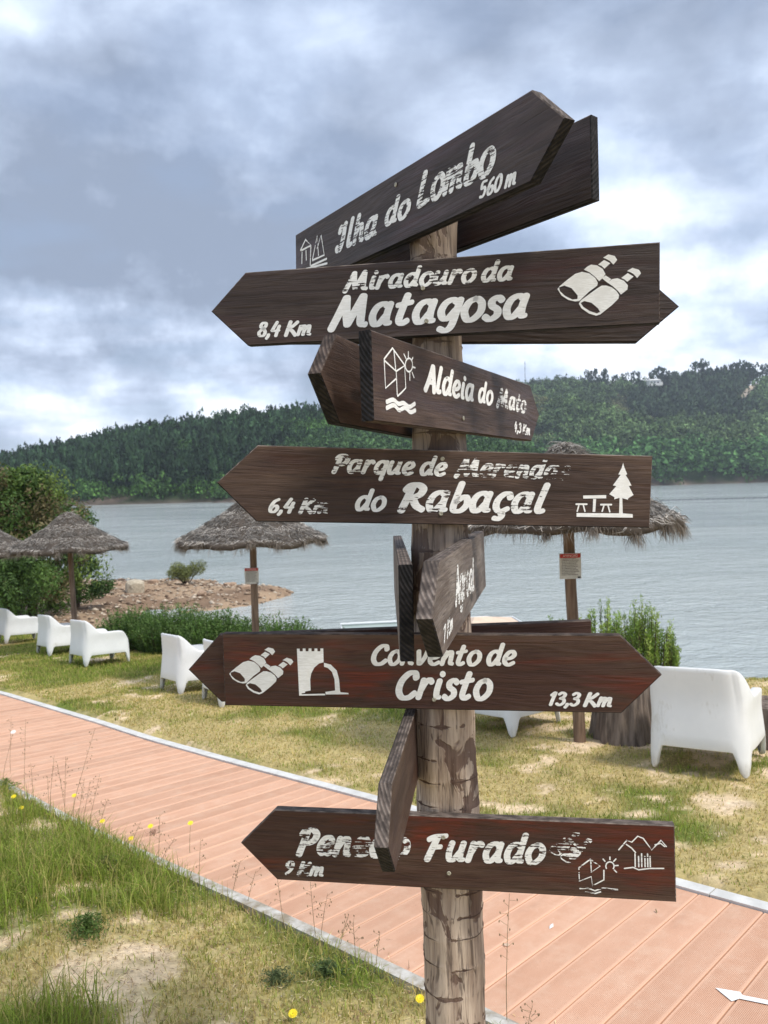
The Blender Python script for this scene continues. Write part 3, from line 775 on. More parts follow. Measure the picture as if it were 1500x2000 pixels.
# ------------------------------------------------------------------ grass
def blades(n, xr, yr, accept, hfun, wid, segs, colf, lean=.5, seed=1):
    r = np.random.default_rng(seed)
    # denser near the eye
    yy = yr[0] + (yr[1] - yr[0]) * r.random(n) ** 1.25; xx = r.uniform(xr[0], xr[1], n)
    xx = np.where(True, xx, xx)
    k = accept(xx, yy, r); xx, yy = xx[k], yy[k]; n = len(xx)
    zz = ground_z(xx, yy); h = hfun(xx, yy, r)
    a = r.uniform(0, 6.28, n); la = r.uniform(0, 6.28, n); lm = lean * r.random(n) * h
    wx, wy = np.cos(a) * wid(yy) / 2, np.sin(a) * wid(yy) / 2
    c = colf(xx, yy, r)
    if segs == 1:
        V = np.stack([np.stack([xx - wx, yy - wy, zz - .004], -1), np.stack([xx + wx, yy + wy, zz - .004], -1), np.stack([xx + np.cos(la) * lm, yy + np.sin(la) * lm, zz + h], -1)], 1).reshape(-1, 3)
        return V, np.arange(len(V)).reshape(-1, 3), np.repeat(c, 3, 0)
    m1 = .5
    mx, my = xx + np.cos(la) * lm * .3, yy + np.sin(la) * lm * .3
    V = np.stack([np.stack([xx - wx, yy - wy, zz - .004], -1), np.stack([xx + wx, yy + wy, zz - .004], -1),
                  np.stack([mx + wx * .75, my + wy * .75, zz + h * .55], -1), np.stack([mx - wx * .75, my - wy * .75, zz + h * .55], -1),
                  np.stack([xx + np.cos(la) * lm, yy + np.sin(la) * lm, zz + h * (1 - .25 * lm / h)], -1)], 1).reshape(-1, 3)
    b0 = (np.arange(n) * 5)[:, None]
    Fc = np.concatenate([b0 + np.array([[0, 1, 2]]), b0 + np.array([[0, 2, 3]]), b0 + np.array([[3, 2, 4]])])
    return V, Fc, np.repeat(c, 5, 0)
def gcol(lush=0.0):
    def f(x, y, r):
        g_ = green_field(x, y) + lush + r.normal(size=len(x)) * .06 + (vnoise(x, y, 6.0, 79, 3) - .5) * (.30 + lush)
        f_ = (sstep(g_, .42, .66) * .92)[:, None]; f_ = np.where(r.random((len(x), 1)) < .22, 1 - f_, f_) * .9 + f_ * .1
        dry = np.array((.50, .40, .155)) * r.uniform(.6, 1.25, (len(x), 1)); grn = np.array((.200, .275, .036)) * r.uniform(.45, 1.45, (len(x), 1))
        return dry * (1 - f_) + grn * f_
    return f
def acc_lawn(x, y, r):
    inside = (y > yline(FAR_OUT, x) + .075) & (y < edge_y(x) + .6) & (np.abs(x) < y * .60 + .9)
    b_ = bare_field(x, y)
    return inside & (r.random(len(x)) > sstep(b_, .50, .66) * .93)
V, Fc, Cc = blades(470000, (-11, 6), (3.2, 19), acc_lawn, lambda x, y, r: (.016 + .032 * r.random(len(x))) * (.55 + .8 * sstep(green_field(x, y), .4, .65)), lambda y: .0032 + .0011 * y, 1, gcol(), .9, 5)
tag(mesh_obj('lawn_grass', V, Fc, M['grass'], cols=Cc), kind='stuff')
def acc_bank(x, y, r):
    inside = (y < yline(NEAR_IN, x) - .03) & (np.abs(x) < y * .6 + .5)
    d_ = yline(NEAR_IN, x) - y
    over = d_ < .085
    b_ = bare_field(x, y)
    return inside & (r.random(len(x)) > sstep(b_, .47, .62) * .95) & (~over | (r.random(len(x)) < .12 + 1.2 * sstep(vnoise(x, y, 3.5, 77, 3), .42, .62)))
V, Fc, Cc = blades(230000, (-4.2, 1.8), (1.6, 7.5), acc_bank, lambda x, y, r: (.018 + .05 * r.random(len(x)) ** 1.5) * (.6 + 1.3 * sstep(green_field(x, y), .5, .8)), lambda y: .0034 + .0003 * y, 2, gcol(), 1.2, 6)
tag(mesh_obj('verge_grass', V, Fc, M['grass'], cols=Cc), kind='stuff')
# long lush grass in the two tall patches at the left
def acc_tall(x, y, r):
    a = np.exp(-(((x + 1.70) / .42) ** 2 + ((y - 4.0) / .62) ** 2)) + .9 * np.exp(-(((x + 1.15) / .26) ** 2 + ((y - 2.32) / .40) ** 2)) + .55 * np.exp(-(((x + 1.02) / .22) ** 2 + ((y - 3.55) / .25) ** 2)) + 1.0 * np.exp(-(((x + 2.5) / .5) ** 2 + ((y - 4.7) / .6) ** 2))
    return (y < yline(NEAR_IN, x) - .06) & (r.random(len(x)) < (a * 1.1 - .12) * (.05 + 1.9 * sstep(vnoise(x, y, 4.5, 78, 3), .34, .66)))
V, Fc, Cc = blades(135000, (-3.6, .0), (1.7, 6.0), acc_tall, lambda x, y, r: .04 + .15 * r.random(len(x)) ** 1.5, lambda y: .0042 + 0 * y, 2, gcol(.11), 1.1, 9)
tag(mesh_obj('tall_grass', V, Fc, M['grass'], cols=Cc), kind='stuff')

def litter(name, n, xr, yr, acc, seed):
    r = np.random.default_rng(seed); x = r.uniform(*xr, n); y = r.uniform(*yr, n); k = acc(x, y, r); x, y = x[k], y[k]; n = len(x)
    z = np.where((y > yline(NEAR_IN, x)) & (y < yline(FAR_IN, x)), plane_z(x, y) + .002, ground_z(x, y)) + .004 + .01 * r.random(n) * (name != 'path_litter'); a = r.uniform(0, 6.28, n); L = r.uniform(.012, .045, n); w_ = r.uniform(.0008, .0022, n)
    dx, dy = np.cos(a) * L, np.sin(a) * L; px, py = -np.sin(a) * w_, np.cos(a) * w_; dz = r.normal(size=n) * .006
    V = np.stack([np.stack([x - px, y - py, z], -1), np.stack([x + px, y + py, z], -1), np.stack([x + dx, y + dy, z + dz], -1)], 1).reshape(-1, 3)
    C = np.array([(.50, .38, .20), (.30, .19, .11), (.66, .56, .34), (.20, .12, .07)])[r.integers(0, 4, n)] * r.uniform(.7, 1.3, (n, 1))
    return tag(mesh_obj(name, V, np.arange(len(V)).reshape(-1, 3), M['grass'], cols=np.repeat(C, 3, 0)), kind='stuff')
litter('dry_litter', 34000, (-3.0, 1.0), (1.6, 5.6), lambda x, y, r: y < yline(NEAR_IN, x) - .02, 3)
litter('path_litter', 9000, (-4.5, 2.5), (2.2, 9), lambda x, y, r: (y > yline(NEAR_IN, x) + .01) & (y < yline(NEAR_IN, x) + .25 * r.random(len(x)) ** 2 + .03), 8)
litter('lawn_litter', 60000, (-5, 5), (3.2, 9), lambda x, y, r: y > yline(FAR_OUT, x) + .08, 4)
# pebbles and dry litter on the bare sand
def scatter_stones(name, n, xr, yr, acc, smin, smax, cols, seed, kind='stuff'):
    r = np.random.default_rng(seed)
    x_ = r.uniform(*xr, n); y_ = r.uniform(*yr, n); k_ = acc(x_, y_, r); x_, y_ = x_[k_], y_[k_]; n = len(x_)
    z_ = ground_z(x_, y_)
    base = np.array([(1, 0, 0), (0, 1, 0), (-1, 0, 0), (0, -1, 0), (0, 0, .8), (0, 0, -.5)])
    fcs = np.array([(0, 1, 4), (1, 2, 4), (2, 3, 4), (3, 0, 4), (1, 0, 5), (2, 1, 5), (3, 2, 5), (0, 3, 5)])
    s = r.uniform(smin, smax, n) * r.choice([.6, 1, 1.3], n)
    a = r.uniform(0, 6.28, n)
    sx, sy, sz = s, s * r.uniform(.5, .9, n), s * r.uniform(.3, .7, n)
    jit = 1 + r.normal(size=(n, 6, 1)) * .18
    P = base[None] * jit * np.stack([sx, sy, sz], -1)[:, None]
    xr_ = P[..., 0] * np.cos(a)[:, None] - P[..., 1] * np.sin(a)[:, None]; yr_ = P[..., 0] * np.sin(a)[:, None] + P[..., 1] * np.cos(a)[:, None]
    V_ = np.stack([xr_ + x_[:, None], yr_ + y_[:, None], P[..., 2] + z_[:, None]], -1).reshape(-1, 3)
    F_ = (fcs[None] + (np.arange(n) * 6)[:, None, None]).reshape(-1, 3)
    cc = np.array(cols)[r.integers(0, len(cols), n)] * r.uniform(.7, 1.25, (n, 1))
    return tag(mesh_obj(name, V_, F_, M['stone'], cols=np.repeat(cc, 6, 0)), kind=kind)
scatter_stones('gravel', 16000, (-2.8, 1.0), (1.7, 5.2), lambda x, y, r: (y < yline(NEAR_OUT, x) - .02) & (r.random(len(x)) < .15 + sstep(bare_field(x, y), .45, .6)), .002, .006, [(.5, .4, .3), (.6, .52, .42), (.3, .2, .14), (.40, .30, .2)], 3)
scatter_stones('lawn_gravel', 5000, (-3, 4.5), (3.6, 8), lambda x, y, r: (y > yline(FAR_OUT, x) + .1) & (bare_field(x, y) > .54), .003, .008, [(.5, .4, .3), (.6, .52, .42), (.3, .2, .14)], 4)
scatter_stones('shore_stones', 7500, (-17, -3.6), (19, 36), lambda x, y, r: (ground_z(x, y) > WZ - .05) & (y > edge_y(x) + .5), .035, .13, [(.32, .235, .165), (.40, .31, .225), (.23, .16, .11), (.45, .38, .30), (.15, .10, .07)], 5)
scatter_stones('bank_stones', 2500, (-3, 12), (9, 17), lambda x, y, r: (ground_z(x, y) > WZ - .05) & (y > edge_y(x) + .5), .04, .12, [(.42, .30, .21), (.30, .20, .14)], 6)

# ------------------------------------------------------------------ small plants of the verge
def tube(path, radii, n=5):
    V_ = []; F_ = []
    for i, (p, r_) in enumerate(zip(path, radii)):
        p = Vector(p); d = (Vector(path[min(i + 1, len(path) - 1)]) - Vector(path[max(i - 1, 0)])).normalized()
        u = d.orthogonal().normalized(); v_ = d.cross(u)
        for j in range(n):
            a = 2 * math.pi * j / n; V_.append(tuple(p + (u * math.cos(a) + v_ * math.sin(a)) * r_))
    for i in range(len(path) - 1):
        for j in range(n): F_.append((i * n + j, i * n + (j + 1) % n, (i + 1) * n + (j + 1) % n, (i + 1) * n + j))
    return V_, F_
def join(parts):
    V_, F_ = [], []
    for v_, f_ in parts:
        o_ = len(V_); V_ += list(v_); F_ += [tuple(a + o_ for a in q) for q in f_]
    return V_, F_
from itertools import count
def ground_pt(px, py):
    d = F0 + R0 * ((px - 750) / 1520) + U0 * ((1000 - py) / 1520)
    s = -EYE.z / (d.z + SL * d.y); p = EYE + d * s
    return p.x, p.y
def stalk(base_px, top_px, kind, label, cat, group=None, seed=0):
    r = random.Random(seed)
    bx, by = ground_pt(*base_px); bz = gz(bx, by)
    d = F0 + R0 * ((top_px[0] - 750) / 1520) + U0 * ((1000 - top_px[1]) / 1520)
    tp = EYE + d * (by / d.y) - Vector((bx, by, bz))
    root = empty(kind, (bx, by, bz)); tag(root, label, cat, group)
    path = [Vector((0, 0, -.01)), tp * .35 + Vector((-.006, 0, .004)), tp * .7 + Vector((-.004, .004, .006)), tp]
    dry = kind != 'yellow_flower'
    v_, f_ = tube(path, [.0016, .0013, .001, .0007], 5)
    mesh_obj('stem', v_, f_, M['stem' if dry else 'greenstem'], root, smooth=True)
    if kind in ('yellow_flower', 'white_flower'):
        n_ = 16; R_ = .016 if kind == 'yellow_flower' else .02; V_ = [(0, 0, .004)]; F_ = []
        up = Vector((0, -.45, .9)).normalized(); u = up.orthogonal().normalized(); w_ = up.cross(u)
        V_ = []; 
        for ring in (1.0, .62):
            for j in range(n_):
                a = 2 * math.pi * (j + ring) / n_; a2 = a + 2 * math.pi / n_ * .38; a1 = a - 2 * math.pi / n_ * .38
                o_ = len(V_)
                for aa, rr, hh in ((a1, .15, .001), (a1, .9, .003), (a, 1.05, .002), (a2, .9, .003), (a2, .15, .001)):
                    V_.append(tuple(tp + (u * math.cos(aa) + w_ * math.sin(aa)) * R_ * rr * ring + up * (hh + .006 * (1 - ring))))
                F_.append((o_, o_ + 1, o_ + 2, o_ + 3, o_ + 4))
        mesh_obj('petals', V_, F_, M['yellow' if kind == 'yellow_flower' else 'petalw'], root)
    else:
        parts = []
        n_ = r.randint(7, 12)
        for j in range(n_):
            t_ = .55 + .45 * j / n_
            p = tp * t_; q = p + Vector((r.uniform(-.035, .035), r.uniform(-.02, .02), r.uniform(.0, .028)))
            parts.append(tube([p, q], [.0006, .0005], 4))
            e = q + Vector((r.uniform(-.004, .004), 0, -.010 if r.random() < .6 else .010))
            parts.append(tube([q, (q + e) / 2, e], [.0005, .0028, .0004], 5))
        v_, f_ = join(parts); tag(mesh_obj('seed_head', v_, f_, M['stem'], root), kind='stuff')
    return root
FL = [((372, 1665), (372, 1608), 'yellow dandelion on a long bent stem leaning over the planks', None), ((30, 1600), (27, 1556), 'small yellow flower in the lush grass at the left edge', None),
      ((72, 1790), (72, 1758), 'yellow flower alone over bare sand at the lower left', None), ((572, 2012), (572, 1980), 'large yellow flower at the bottom edge left of the post', None),
      ((200, 1640), (200, 1604), 'yellow flower just over the kerb above the grass', None), ((145, 1600), (145, 1554), 'yellow flower between tall seeding stalks by the kerb', None),
      ((294, 1655), (294, 1614), 'yellow flower among brown seed heads beside the kerb', None), ((256, 1668), (256, 1638), 'low yellow flower in the grass next to the seed heads', None), ((40, 1610), (42, 1578), 'faded yellow flower just right of the small flower at the left edge', None),
      ((820, 1975), (820, 1951), 'tiny yellow flower next to the foot of the post', None)]
for i, (b0, t0, lb, g_) in enumerate(FL): stalk(b0, t0, 'yellow_flower', lb, 'flower', None, i)
stalk((2, 1520), (26, 1430), 'white_flower', 'white umbel flower leaning in at the left edge over the planks', 'flower', None, 77)
ST = [((135, 1620), (186, 1422)), ((138, 1615), (112, 1492)), ((98, 1600), (106, 1475)), ((128, 1610), (128, 1478)), ((160, 1615), (176, 1525)), ((170, 1620), (195, 1512)), ((100, 1590), (92, 1515)), ((150, 1612), (165, 1520)), ((312, 1690), (312, 1590)),
      ((390, 1730), (392, 1638)), ((20, 1510), (22, 1400)), ((48, 1560), (50, 1405)), ((185, 1640), (210, 1560)), ((250, 1680), (275, 1605)), ((300, 1690), (340, 1640)), ((70, 1590), (60, 1490))]
STR = list(np.argsort(np.argsort([q[1][0] + .01 * j_ for j_, q in enumerate(ST)])))
for i, (b0, t0) in enumerate(ST): stalk(b0, t0, 'grass_stalk', ('%s from the left of the thin seeding stalks left of the path' % ORD[STR[i]]), 'grass stalk', 'seeding grass stalks along the left of the path', 30 + i)
ST2 = [((622, 1835), (606, 1722)), ((625, 1832), (640, 1745)), ((660, 1850), (680, 1790)), ((880, 1950), (905, 1930)), ((990, 1998), (995, 1745)), ((1030, 2010), (1040, 1965)), ((735, 1890), (742, 1820)), ((560, 1808), (540, 1700)), ((450, 1750), (470, 1680)), ((700, 1870), (690, 1800)), ((480, 1765), (500, 1700))]
STR = list(np.argsort(np.argsort([q[1][0] + .01 * j_ for j_, q in enumerate(ST2)])))
for i, (b0, t0) in enumerate(ST2): stalk(b0, t0, 'dry_weed', ('%s from the left of the wiry dry weeds along the lower kerb' % ORD[STR[i]]), 'weed', 'wiry dry weeds along the lower kerb', 60 + i)

def tuft_plant(name, px, py, n, hgt, spread, c, label, seed, cat='weed', leafw=.006):
    r = np.random.default_rng(seed); bx, by = ground_pt(px, py); bz = gz(bx, by)
    V_ = []; C_ = []
    for i in range(n):
        a = r.uniform(0, 6.28); rr = spread * abs(r.normal()) * .5; p = np.array([math.cos(a) * rr, math.sin(a) * rr, hgt * r.random() ** 1.2 * (1 - .5 * rr / spread)])
        d = r.normal(size=3); d[2] = abs(d[2]) * .8; d /= np.linalg.norm(d); u = np.cross(d, r.normal(size=3)); u /= np.linalg.norm(u)
        L = leafw * r.uniform(2, 4); V_ += [p - u * leafw * .5, p + u * leafw * .5, p + d * L]
        C_ += [np.array(c) * r.uniform(.6, 1.4)] * 3
    o = mesh_obj(name, np.array(V_), np.arange(len(V_)).reshape(-1, 3), M['leaf'], cols=np.array(C_))
    o.location = (bx, by, bz); tag(o, label, cat, kind='stuff'); return o
tuft_plant('green_weed', 172, 1860, 1100, .085, .11, (.095, .150, .035), 'dark green feathery weed clump on bare sand at the lower left', 1)
tuft_plant('grey_weed', 205, 1712, 900, .07, .14, (.085, .11, .06), 'grey green leafy weed behind the sandy patch', 2)
tuft_plant('small_weed', 542, 1935, 500, .045, .07, (.11, .14, .06), 'small flat grey weed in dry grass near the lower kerb', 3)
tuft_plant('low_weed', 640, 1915, 700, .05, .10, (.09, .13, .045), 'dark low weed against the kerb left of the post', 4)
tuft_plant('bushy_weed', 12, 1545, 1300, .16, .12, (.12, .18, .04), 'bright green leafy weed at the left edge above the kerb', 5)
tuft_plant('spiky_weed', 470, 1770, 500, .06, .07, (.10, .13, .05), 'dark little weed beside the kerb below the left board', 6)
tuft_plant('brown_weed', 300, 1630, 800, .09, .10, (.16, .09, .05), 'brown dried weed with many seed heads over the kerb', 7, leafw=.003)
def fallen(px, py, s, mat, label, seed):
    bx, by = ground_pt(px, py); r = random.Random(seed)
    V_ = [(-s, 0, .002), (-s * .3, -s * .4, .006), (s * .5, -s * .3, .004), (s, .1 * s, .012), (s * .4, s * .4, .01), (-s * .4, s * .35, .007), (0, 0, .013)]
    F_ = [(0, 1, 6), (1, 2, 6), (2, 3, 6), (3, 4, 6), (4, 5, 6), (5, 0, 6)]
    o = mesh_obj('fallen_leaf', V_, F_, mat); o.location = (bx, by, plane_z(0, by)); o.rotation_euler = (0, 0, r.uniform(0, 6)); tag(o, label, 'leaf')
fallen(1077, 1812, .017, M['petalw'], 'white curled petal lying on the planks right of the post', 1)
fallen(988, 1848, .018, M['beige'], 'yellowish dry leaf lying on the planks by the post', 2)
fallen(1282, 1782, .010, M['stem'], 'small brown leaf on the planks under the lowest board', 3)

# ------------------------------------------------------------------ signpost
PA = Vector((.1349, 1.9, 2.2032)); PB = Vector((.1422, 1.9, .3826))
def post_axis(z): return PA.lerp(PB, (z - PA.z) / (PB.z - PA.z))
pg_z = gz(.143, 1.9)
SPX = post_axis(pg_z); sp_root = empty('signpost', (SPX.x, SPX.y, pg_z)); S0 = Vector(sp_root.location)
tag(sp_root, 'round trunk signpost carrying thirteen dark wooden arrow boards', 'signpost')
def post_rad(z): return float(np.interp(z, [-.3, .45, 1.0, 1.4, 1.7, 2.2, 2.6], [.080, .0755, .0715, .071, .065, .058, .056]))
rows, cols_ = 420, 64
zs = np.linspace(pg_z - .12, 2.37, rows)
ringz = []; zz = pg_z
while zz < 2.44: ringz.append(zz); zz += random.uniform(.055, .085)
ringz = np.array(ringz)
V_ = []; ring_a = []
rn = np.random.default_rng(4)
tiltA = rn.uniform(0, 6.28, len(ringz)); tiltM = rn.uniform(.001, .006, len(ringz))
for z in zs:
    c = post_axis(z); R_ = post_rad(z)
    for j in range(cols_):
        a = 2 * math.pi * j / cols_
        dz = z - (ringz + tiltM * np.cos(a - tiltA))
        kmin = np.argmin(np.abs(dz)); dd = dz[kmin]
        ring = math.exp(-(dd / .0028) ** 2)
        below = np.clip(-dd / .03, 0, 1)
        nz = vnoise(np.array([a * 2.2]), np.array([z * 1.3]), 1.0, 13, 2)[0] - .5 if False else 0
        rr = R_ + .0030 * math.sin(3 * a + z * 4) + .0022 * math.sin(2 * a - z * 7 + 1) + .0012 * math.sin(z * 31 + 2 * a) + .0016 * math.sin(7 * a - z * 9) + .0022 * ring + .0015 * math.sin(23 * a + z * 3) * .4
        V_.append((c.x + rr * math.cos(a) - S0.x, c.y + rr * math.sin(a) - S0.y, z - S0.z)); ring_a.append(ring)
k = np.arange(rows * cols_).reshape(rows, cols_)
F_ = np.stack([k[:-1], np.roll(k[:-1], -1, 1), np.roll(k[1:], -1, 1), k[1:]], -1).reshape(-1, 4)
V_ = np.array(V_); 
po = mesh_obj('post', V_, F_, M['post'], sp_root, smooth=True, attrs={'ring': ring_a})
capV = [tuple(v) for v in V_[-cols_:]] + [tuple(V_[-cols_:].mean(0) + np.array([0, 0, .006]))]
mesh_obj('post_top', capV, [(j, (j + 1) % cols_, cols_) for j in range(cols_)], M['edge_grey'], sp_root)

BOARDS = {
 'ilha': (-1.0473, 2.3043, 0.5976, 0.4699, 0.1639, 0.0887, -0.0437, -0.0029, 0.0953, 1, 'f'),
 'ilhaback': (-0.9063, 2.3122, 0.6258, 0.4142, 0.1705, 0.0850, 0.0035, 0.0047, -0.0679, -1, 'b'),
 'miradouro': (-0.1985, 2.0817, 0.4442, 0.5061, 0.1740, 0.0913, -0.0101, 0.0274, 0.0960, -1, 'f'),
 'mirback': (-0.0877, 2.0935, 0.4000, 0.4980, 0.1727, 0.0976, -0.0389, 0.0030, -0.0677, 1, 'b'),
 'aldeia': (1.0991, 1.8512, 0.5154, 0.4785, 0.1622, 0.0894, 0.0040, -0.0058, 0.0934, 1, 'f'),
 'aldback': (1.2463, 1.8550, 0.4730, 0.5670, 0.1681, 0.0858, 0.0004, -0.0113, -0.0686, -1, 'b'),
 'parque': (0.1136, 1.6435, 0.4358, 0.4962, 0.1721, 0.0894, -0.0471, 0.0260, 0.0957, -1, 'f'),
 'convento': (-0.1644, 1.2128, 0.5334, 0.4058, 0.1777, 0.0887, 0.0011, 0.0120, 0.0963, 1, 'f'),
 'conback': (0.0516, 1.2057, 0.5571, 0.3907, 0.1700, 0.0792, 0.0025, -0.0006, -0.0685, -1, 'b'),
 'penedo': (-0.1726, 0.7836, 0.4161, 0.5163, 0.1734, 0.0904, 0.0068, -0.0100, 0.0958, -1, 'f'),
 'right': (1.3666, 1.4415, 0.6320, 0.3135, 0.1580, 0.1003, -0.0097, -0.0221, 0.0810, -1, 'f'),
 'left': (1.5669, 1.4152, 0.5160, 0.5389, 0.1739, 0.0850, -0.0144, 0.0059, -0.0879, 1, 'b'),
 'under': (1.4307, 1.0227, 0.4877, 0.5523, 0.1688, 0.0779, 0.0150, -0.0103, -0.0694, -1, 'b'),
}
TEXTS = [
('miradouro','Miradouro da',-0.1995,0.0278,0.1934,0.0276,0.0402,0.47),
('miradouro','Matagosa',-0.2353,-0.0558,0.2276,-0.0573,0.0679,0.36),
('miradouro','8,4 Km',-0.4195,-0.0664,-0.2810,-0.0701,0.0329,0.45),
('parque','Parque de',-0.2680,0.0296,-0.0026,0.0275,0.0395,0.47),
('parque','Merendas',0.0191,0.0280,0.2935,0.0258,0.0403,0.52),
('parque','do',-0.2136,-0.0558,-0.1439,-0.0557,0.0434,0.30),
('parque','Rabaçal',-0.1142,-0.0552,0.2402,-0.0538,0.0613,0.46),
('parque','6,4',-0.4107,-0.0639,-0.3509,-0.0640,0.0313,0.40),
('parque','Km',-0.3405,-0.0639,-0.2720,-0.0638,0.0314,0.52),
('convento','Convento de',-0.1651,0.0174,0.1737,0.0186,0.0453,0.20),
('convento','Cristo',-0.1085,-0.0627,0.1158,-0.0611,0.0624,0.20),
('convento','13,3 Km',0.2434,-0.0719,0.3873,-0.0738,0.0297,0.20),
('penedo','Penedo',-0.3647,-0.0205,-0.0874,-0.0155,0.0631,0.49),
('penedo','Furado',-0.0545,-0.0188,0.2274,-0.0129,0.0613,0.45),
('penedo','9 Km',-0.3989,-0.0703,-0.2958,-0.0710,0.0317,0.51),
('ilha','Ilha',-0.3274,-0.0286,-0.0941,-0.0379,0.0624,0.46),
('ilha','do',-0.0615,-0.0277,0.0531,-0.0313,0.0508,0.50),
('ilha','Lombo',0.0837,-0.0224,0.3639,-0.0295,0.0654,0.48),
('ilha','560 m',0.3150,-0.0683,0.4323,-0.0732,0.0301,0.38),
('aldeia','Aldeia',-0.2865,-0.0041,0.0041,-0.0046,0.0516,0.38),
('aldeia','do',0.0289,-0.0026,0.1376,-0.0029,0.0471,0.32),
('aldeia','Mato',0.1697,-0.0017,0.4272,-0.0040,0.0463,0.47),
('aldeia','4,3 Km',0.3067,-0.0609,0.4625,-0.0654,0.0266,0.48),
('right','Agroal',-0.4358,-0.0204,-0.0454,-0.0402,0.0650,0.49),
('right','7 Km',-0.6290,-0.0582,-0.4906,-0.0554,0.0254,0.46),
]
TH = .026
BM = {}
def board(key, mat, label, edge_top='edge_grey', edge_bot='edge_dark', edge_end='edge_mid'):
    yaw, z0, L, Rr, H_, ar, roll, lean, s, d, off = BOARDS[key]
    ax = post_axis(z0)
    u = Vector((math.cos(yaw), math.sin(yaw), 0)); nn = Vector((math.sin(yaw), -math.cos(yaw), 0)); v = (Vector((0, 0, 1)) + nn * lean).normalized()
    u2 = u * math.cos(roll) + v * math.sin(roll); v2 = v * math.cos(roll) - u * math.sin(roll); aw_ = v2.cross(u2) * -1
    aw_ = u2.cross(v2) * -1   # away from the visible face
    O = ax + nn * s
    h = H_ / 2
    if d == 1: out_ = [(-L, h), (-L, -h), (Rr, -h), (Rr + ar, 0), (Rr, h)]
    else: out_ = [(Rr, h), (-L, h), (-L - ar, 0), (-L, -h), (Rr, -h)]
    out_ = out_ if d == 1 else out_
    n_ = len(out_)
    # small uneven bevel along every arris
    bv_ = .0022
    def inset(pts, q):
        c_ = [sum(p[i] for p in pts) / len(pts) for i in (0, 1)]
        res = []
        for i in range(len(pts)):
            p0, p1, p2 = [np.array(pts[(i + k_) % len(pts)]) for k_ in (-1, 0, 1)]
            e1 = (p1 - p0) / np.linalg.norm(p1 - p0); e2 = (p2 - p1) / np.linalg.norm(p2 - p1)
            n1 = np.array([-e1[1], e1[0]]); n2 = np.array([-e2[1], e2[0]])
            bis = (n1 + n2); bis /= (1 + n1 @ n2)
            res.append(tuple(p1 + bis * q))
        return res
    area = sum(out_[i][0] * out_[(i + 1) % n_][1] - out_[(i + 1) % n_][0] * out_[i][1] for i in range(n_))
    if area < 0: out_ = out_[::-1]
    ins = inset(out_, bv_)
    Vb = [(a, 0, b_) for a, b_ in ins] + [(a, bv_, b_) for a, b_ in out_] + [(a, TH - bv_, b_) for a, b_ in out_] + [(a, TH, b_) for a, b_ in ins]
    Fb = [tuple(range(n_))]; mi = [0]
    for r_ in range(3):
        for i in range(n_):
            j = (i + 1) % n_
            Fb.append((r_ * n_ + j, r_ * n_ + i, (r_ + 1) * n_ + i, (r_ + 1) * n_ + j))
            e = np.array(out_[j]) - np.array(out_[i]); nrm = np.array([e[1], -e[0]]) / np.linalg.norm(e)
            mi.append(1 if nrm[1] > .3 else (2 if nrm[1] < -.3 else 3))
    Fb.append(tuple(range(3 * n_, 4 * n_))[::-1]); mi.append(0)
    o = mesh_obj('arrow_board', Vb, Fb, None, sp_root, mats=[M[mat], M[edge_top], M[edge_bot], M[edge_end]], mi=mi)
    P_ = O - S0
    o.matrix_local = Matrix(((u2.x, aw_.x, v2.x, P_.x), (u2.y, aw_.y, v2.y, P_.y), (u2.z, aw_.z, v2.z, P_.z), (0, 0, 0, 1)))
    if label: o['label'] = label
    BM[key] = o; o['weather_top'] = {'convento': 1.0, 'penedo': -1.0, 'miradouro': -.5, 'parque': .5, 'aldeia': -.4}.get(key, 0.0)
    return o
board('ilha', 'board_dark', "worn brown board reading Ilha do Lombo 560 m pointing up right at the top", 'edge_grey', 'edge_dark', 'edge_mid')
board('ilhaback', 'board_dark', "blank dark back of the board behind the topmost one", 'edge_grey', 'edge_dark', 'edge_dark')
board('miradouro', 'board_dark', "dark board reading Miradouro da Matagosa 8,4 Km pointing left with binoculars", 'edge_grey', 'edge_dark', 'edge_mid')
board('mirback', 'board_dark', "dark board pointing right behind the Miradouro board", 'edge_dark', 'edge_dark', 'edge_dark')
board('aldeia', 'board_brown', "brown board reading Aldeia do Mato receding to the right", 'edge_grey', 'edge_mid', 'edge_dark')
board('aldback', 'board_brown', "back of the board pointing towards the viewer left of the Aldeia board", 'edge_mid', 'edge_dark', 'edge_mid')
board('parque', 'board_brown', "brown board reading Parque de Merendas do Rabacal 6,4 Km with tree and picnic table", 'edge_grey', 'edge_dark', 'edge_grey')
board('convento', 'board_red', "reddish board reading Convento de Cristo 13,3 Km pointing right", 'edge_mid', 'edge_dark', 'edge_mid')
board('conback', 'board_red', "reddish board pointing left behind the Convento board", 'edge_mid', 'edge_dark', 'edge_mid')
board('penedo', 'board_red', "red brown board reading Penedo Furado Km pointing left at the bottom", 'edge_grey', 'edge_dark', 'edge_grey')
board('right', 'board_grey', "bleached grey board pointing at the viewer right of the post", 'edge_grey', 'edge_dark', 'edge_grey')
board('left', 'board_grey', "board seen on its dark square end left of the post", 'edge_grey', 'edge_dark', 'edge_dark')
board('under', 'board_brown', "board pointing at the viewer below the Convento board", 'edge_grey', 'edge_dark', 'edge_grey')

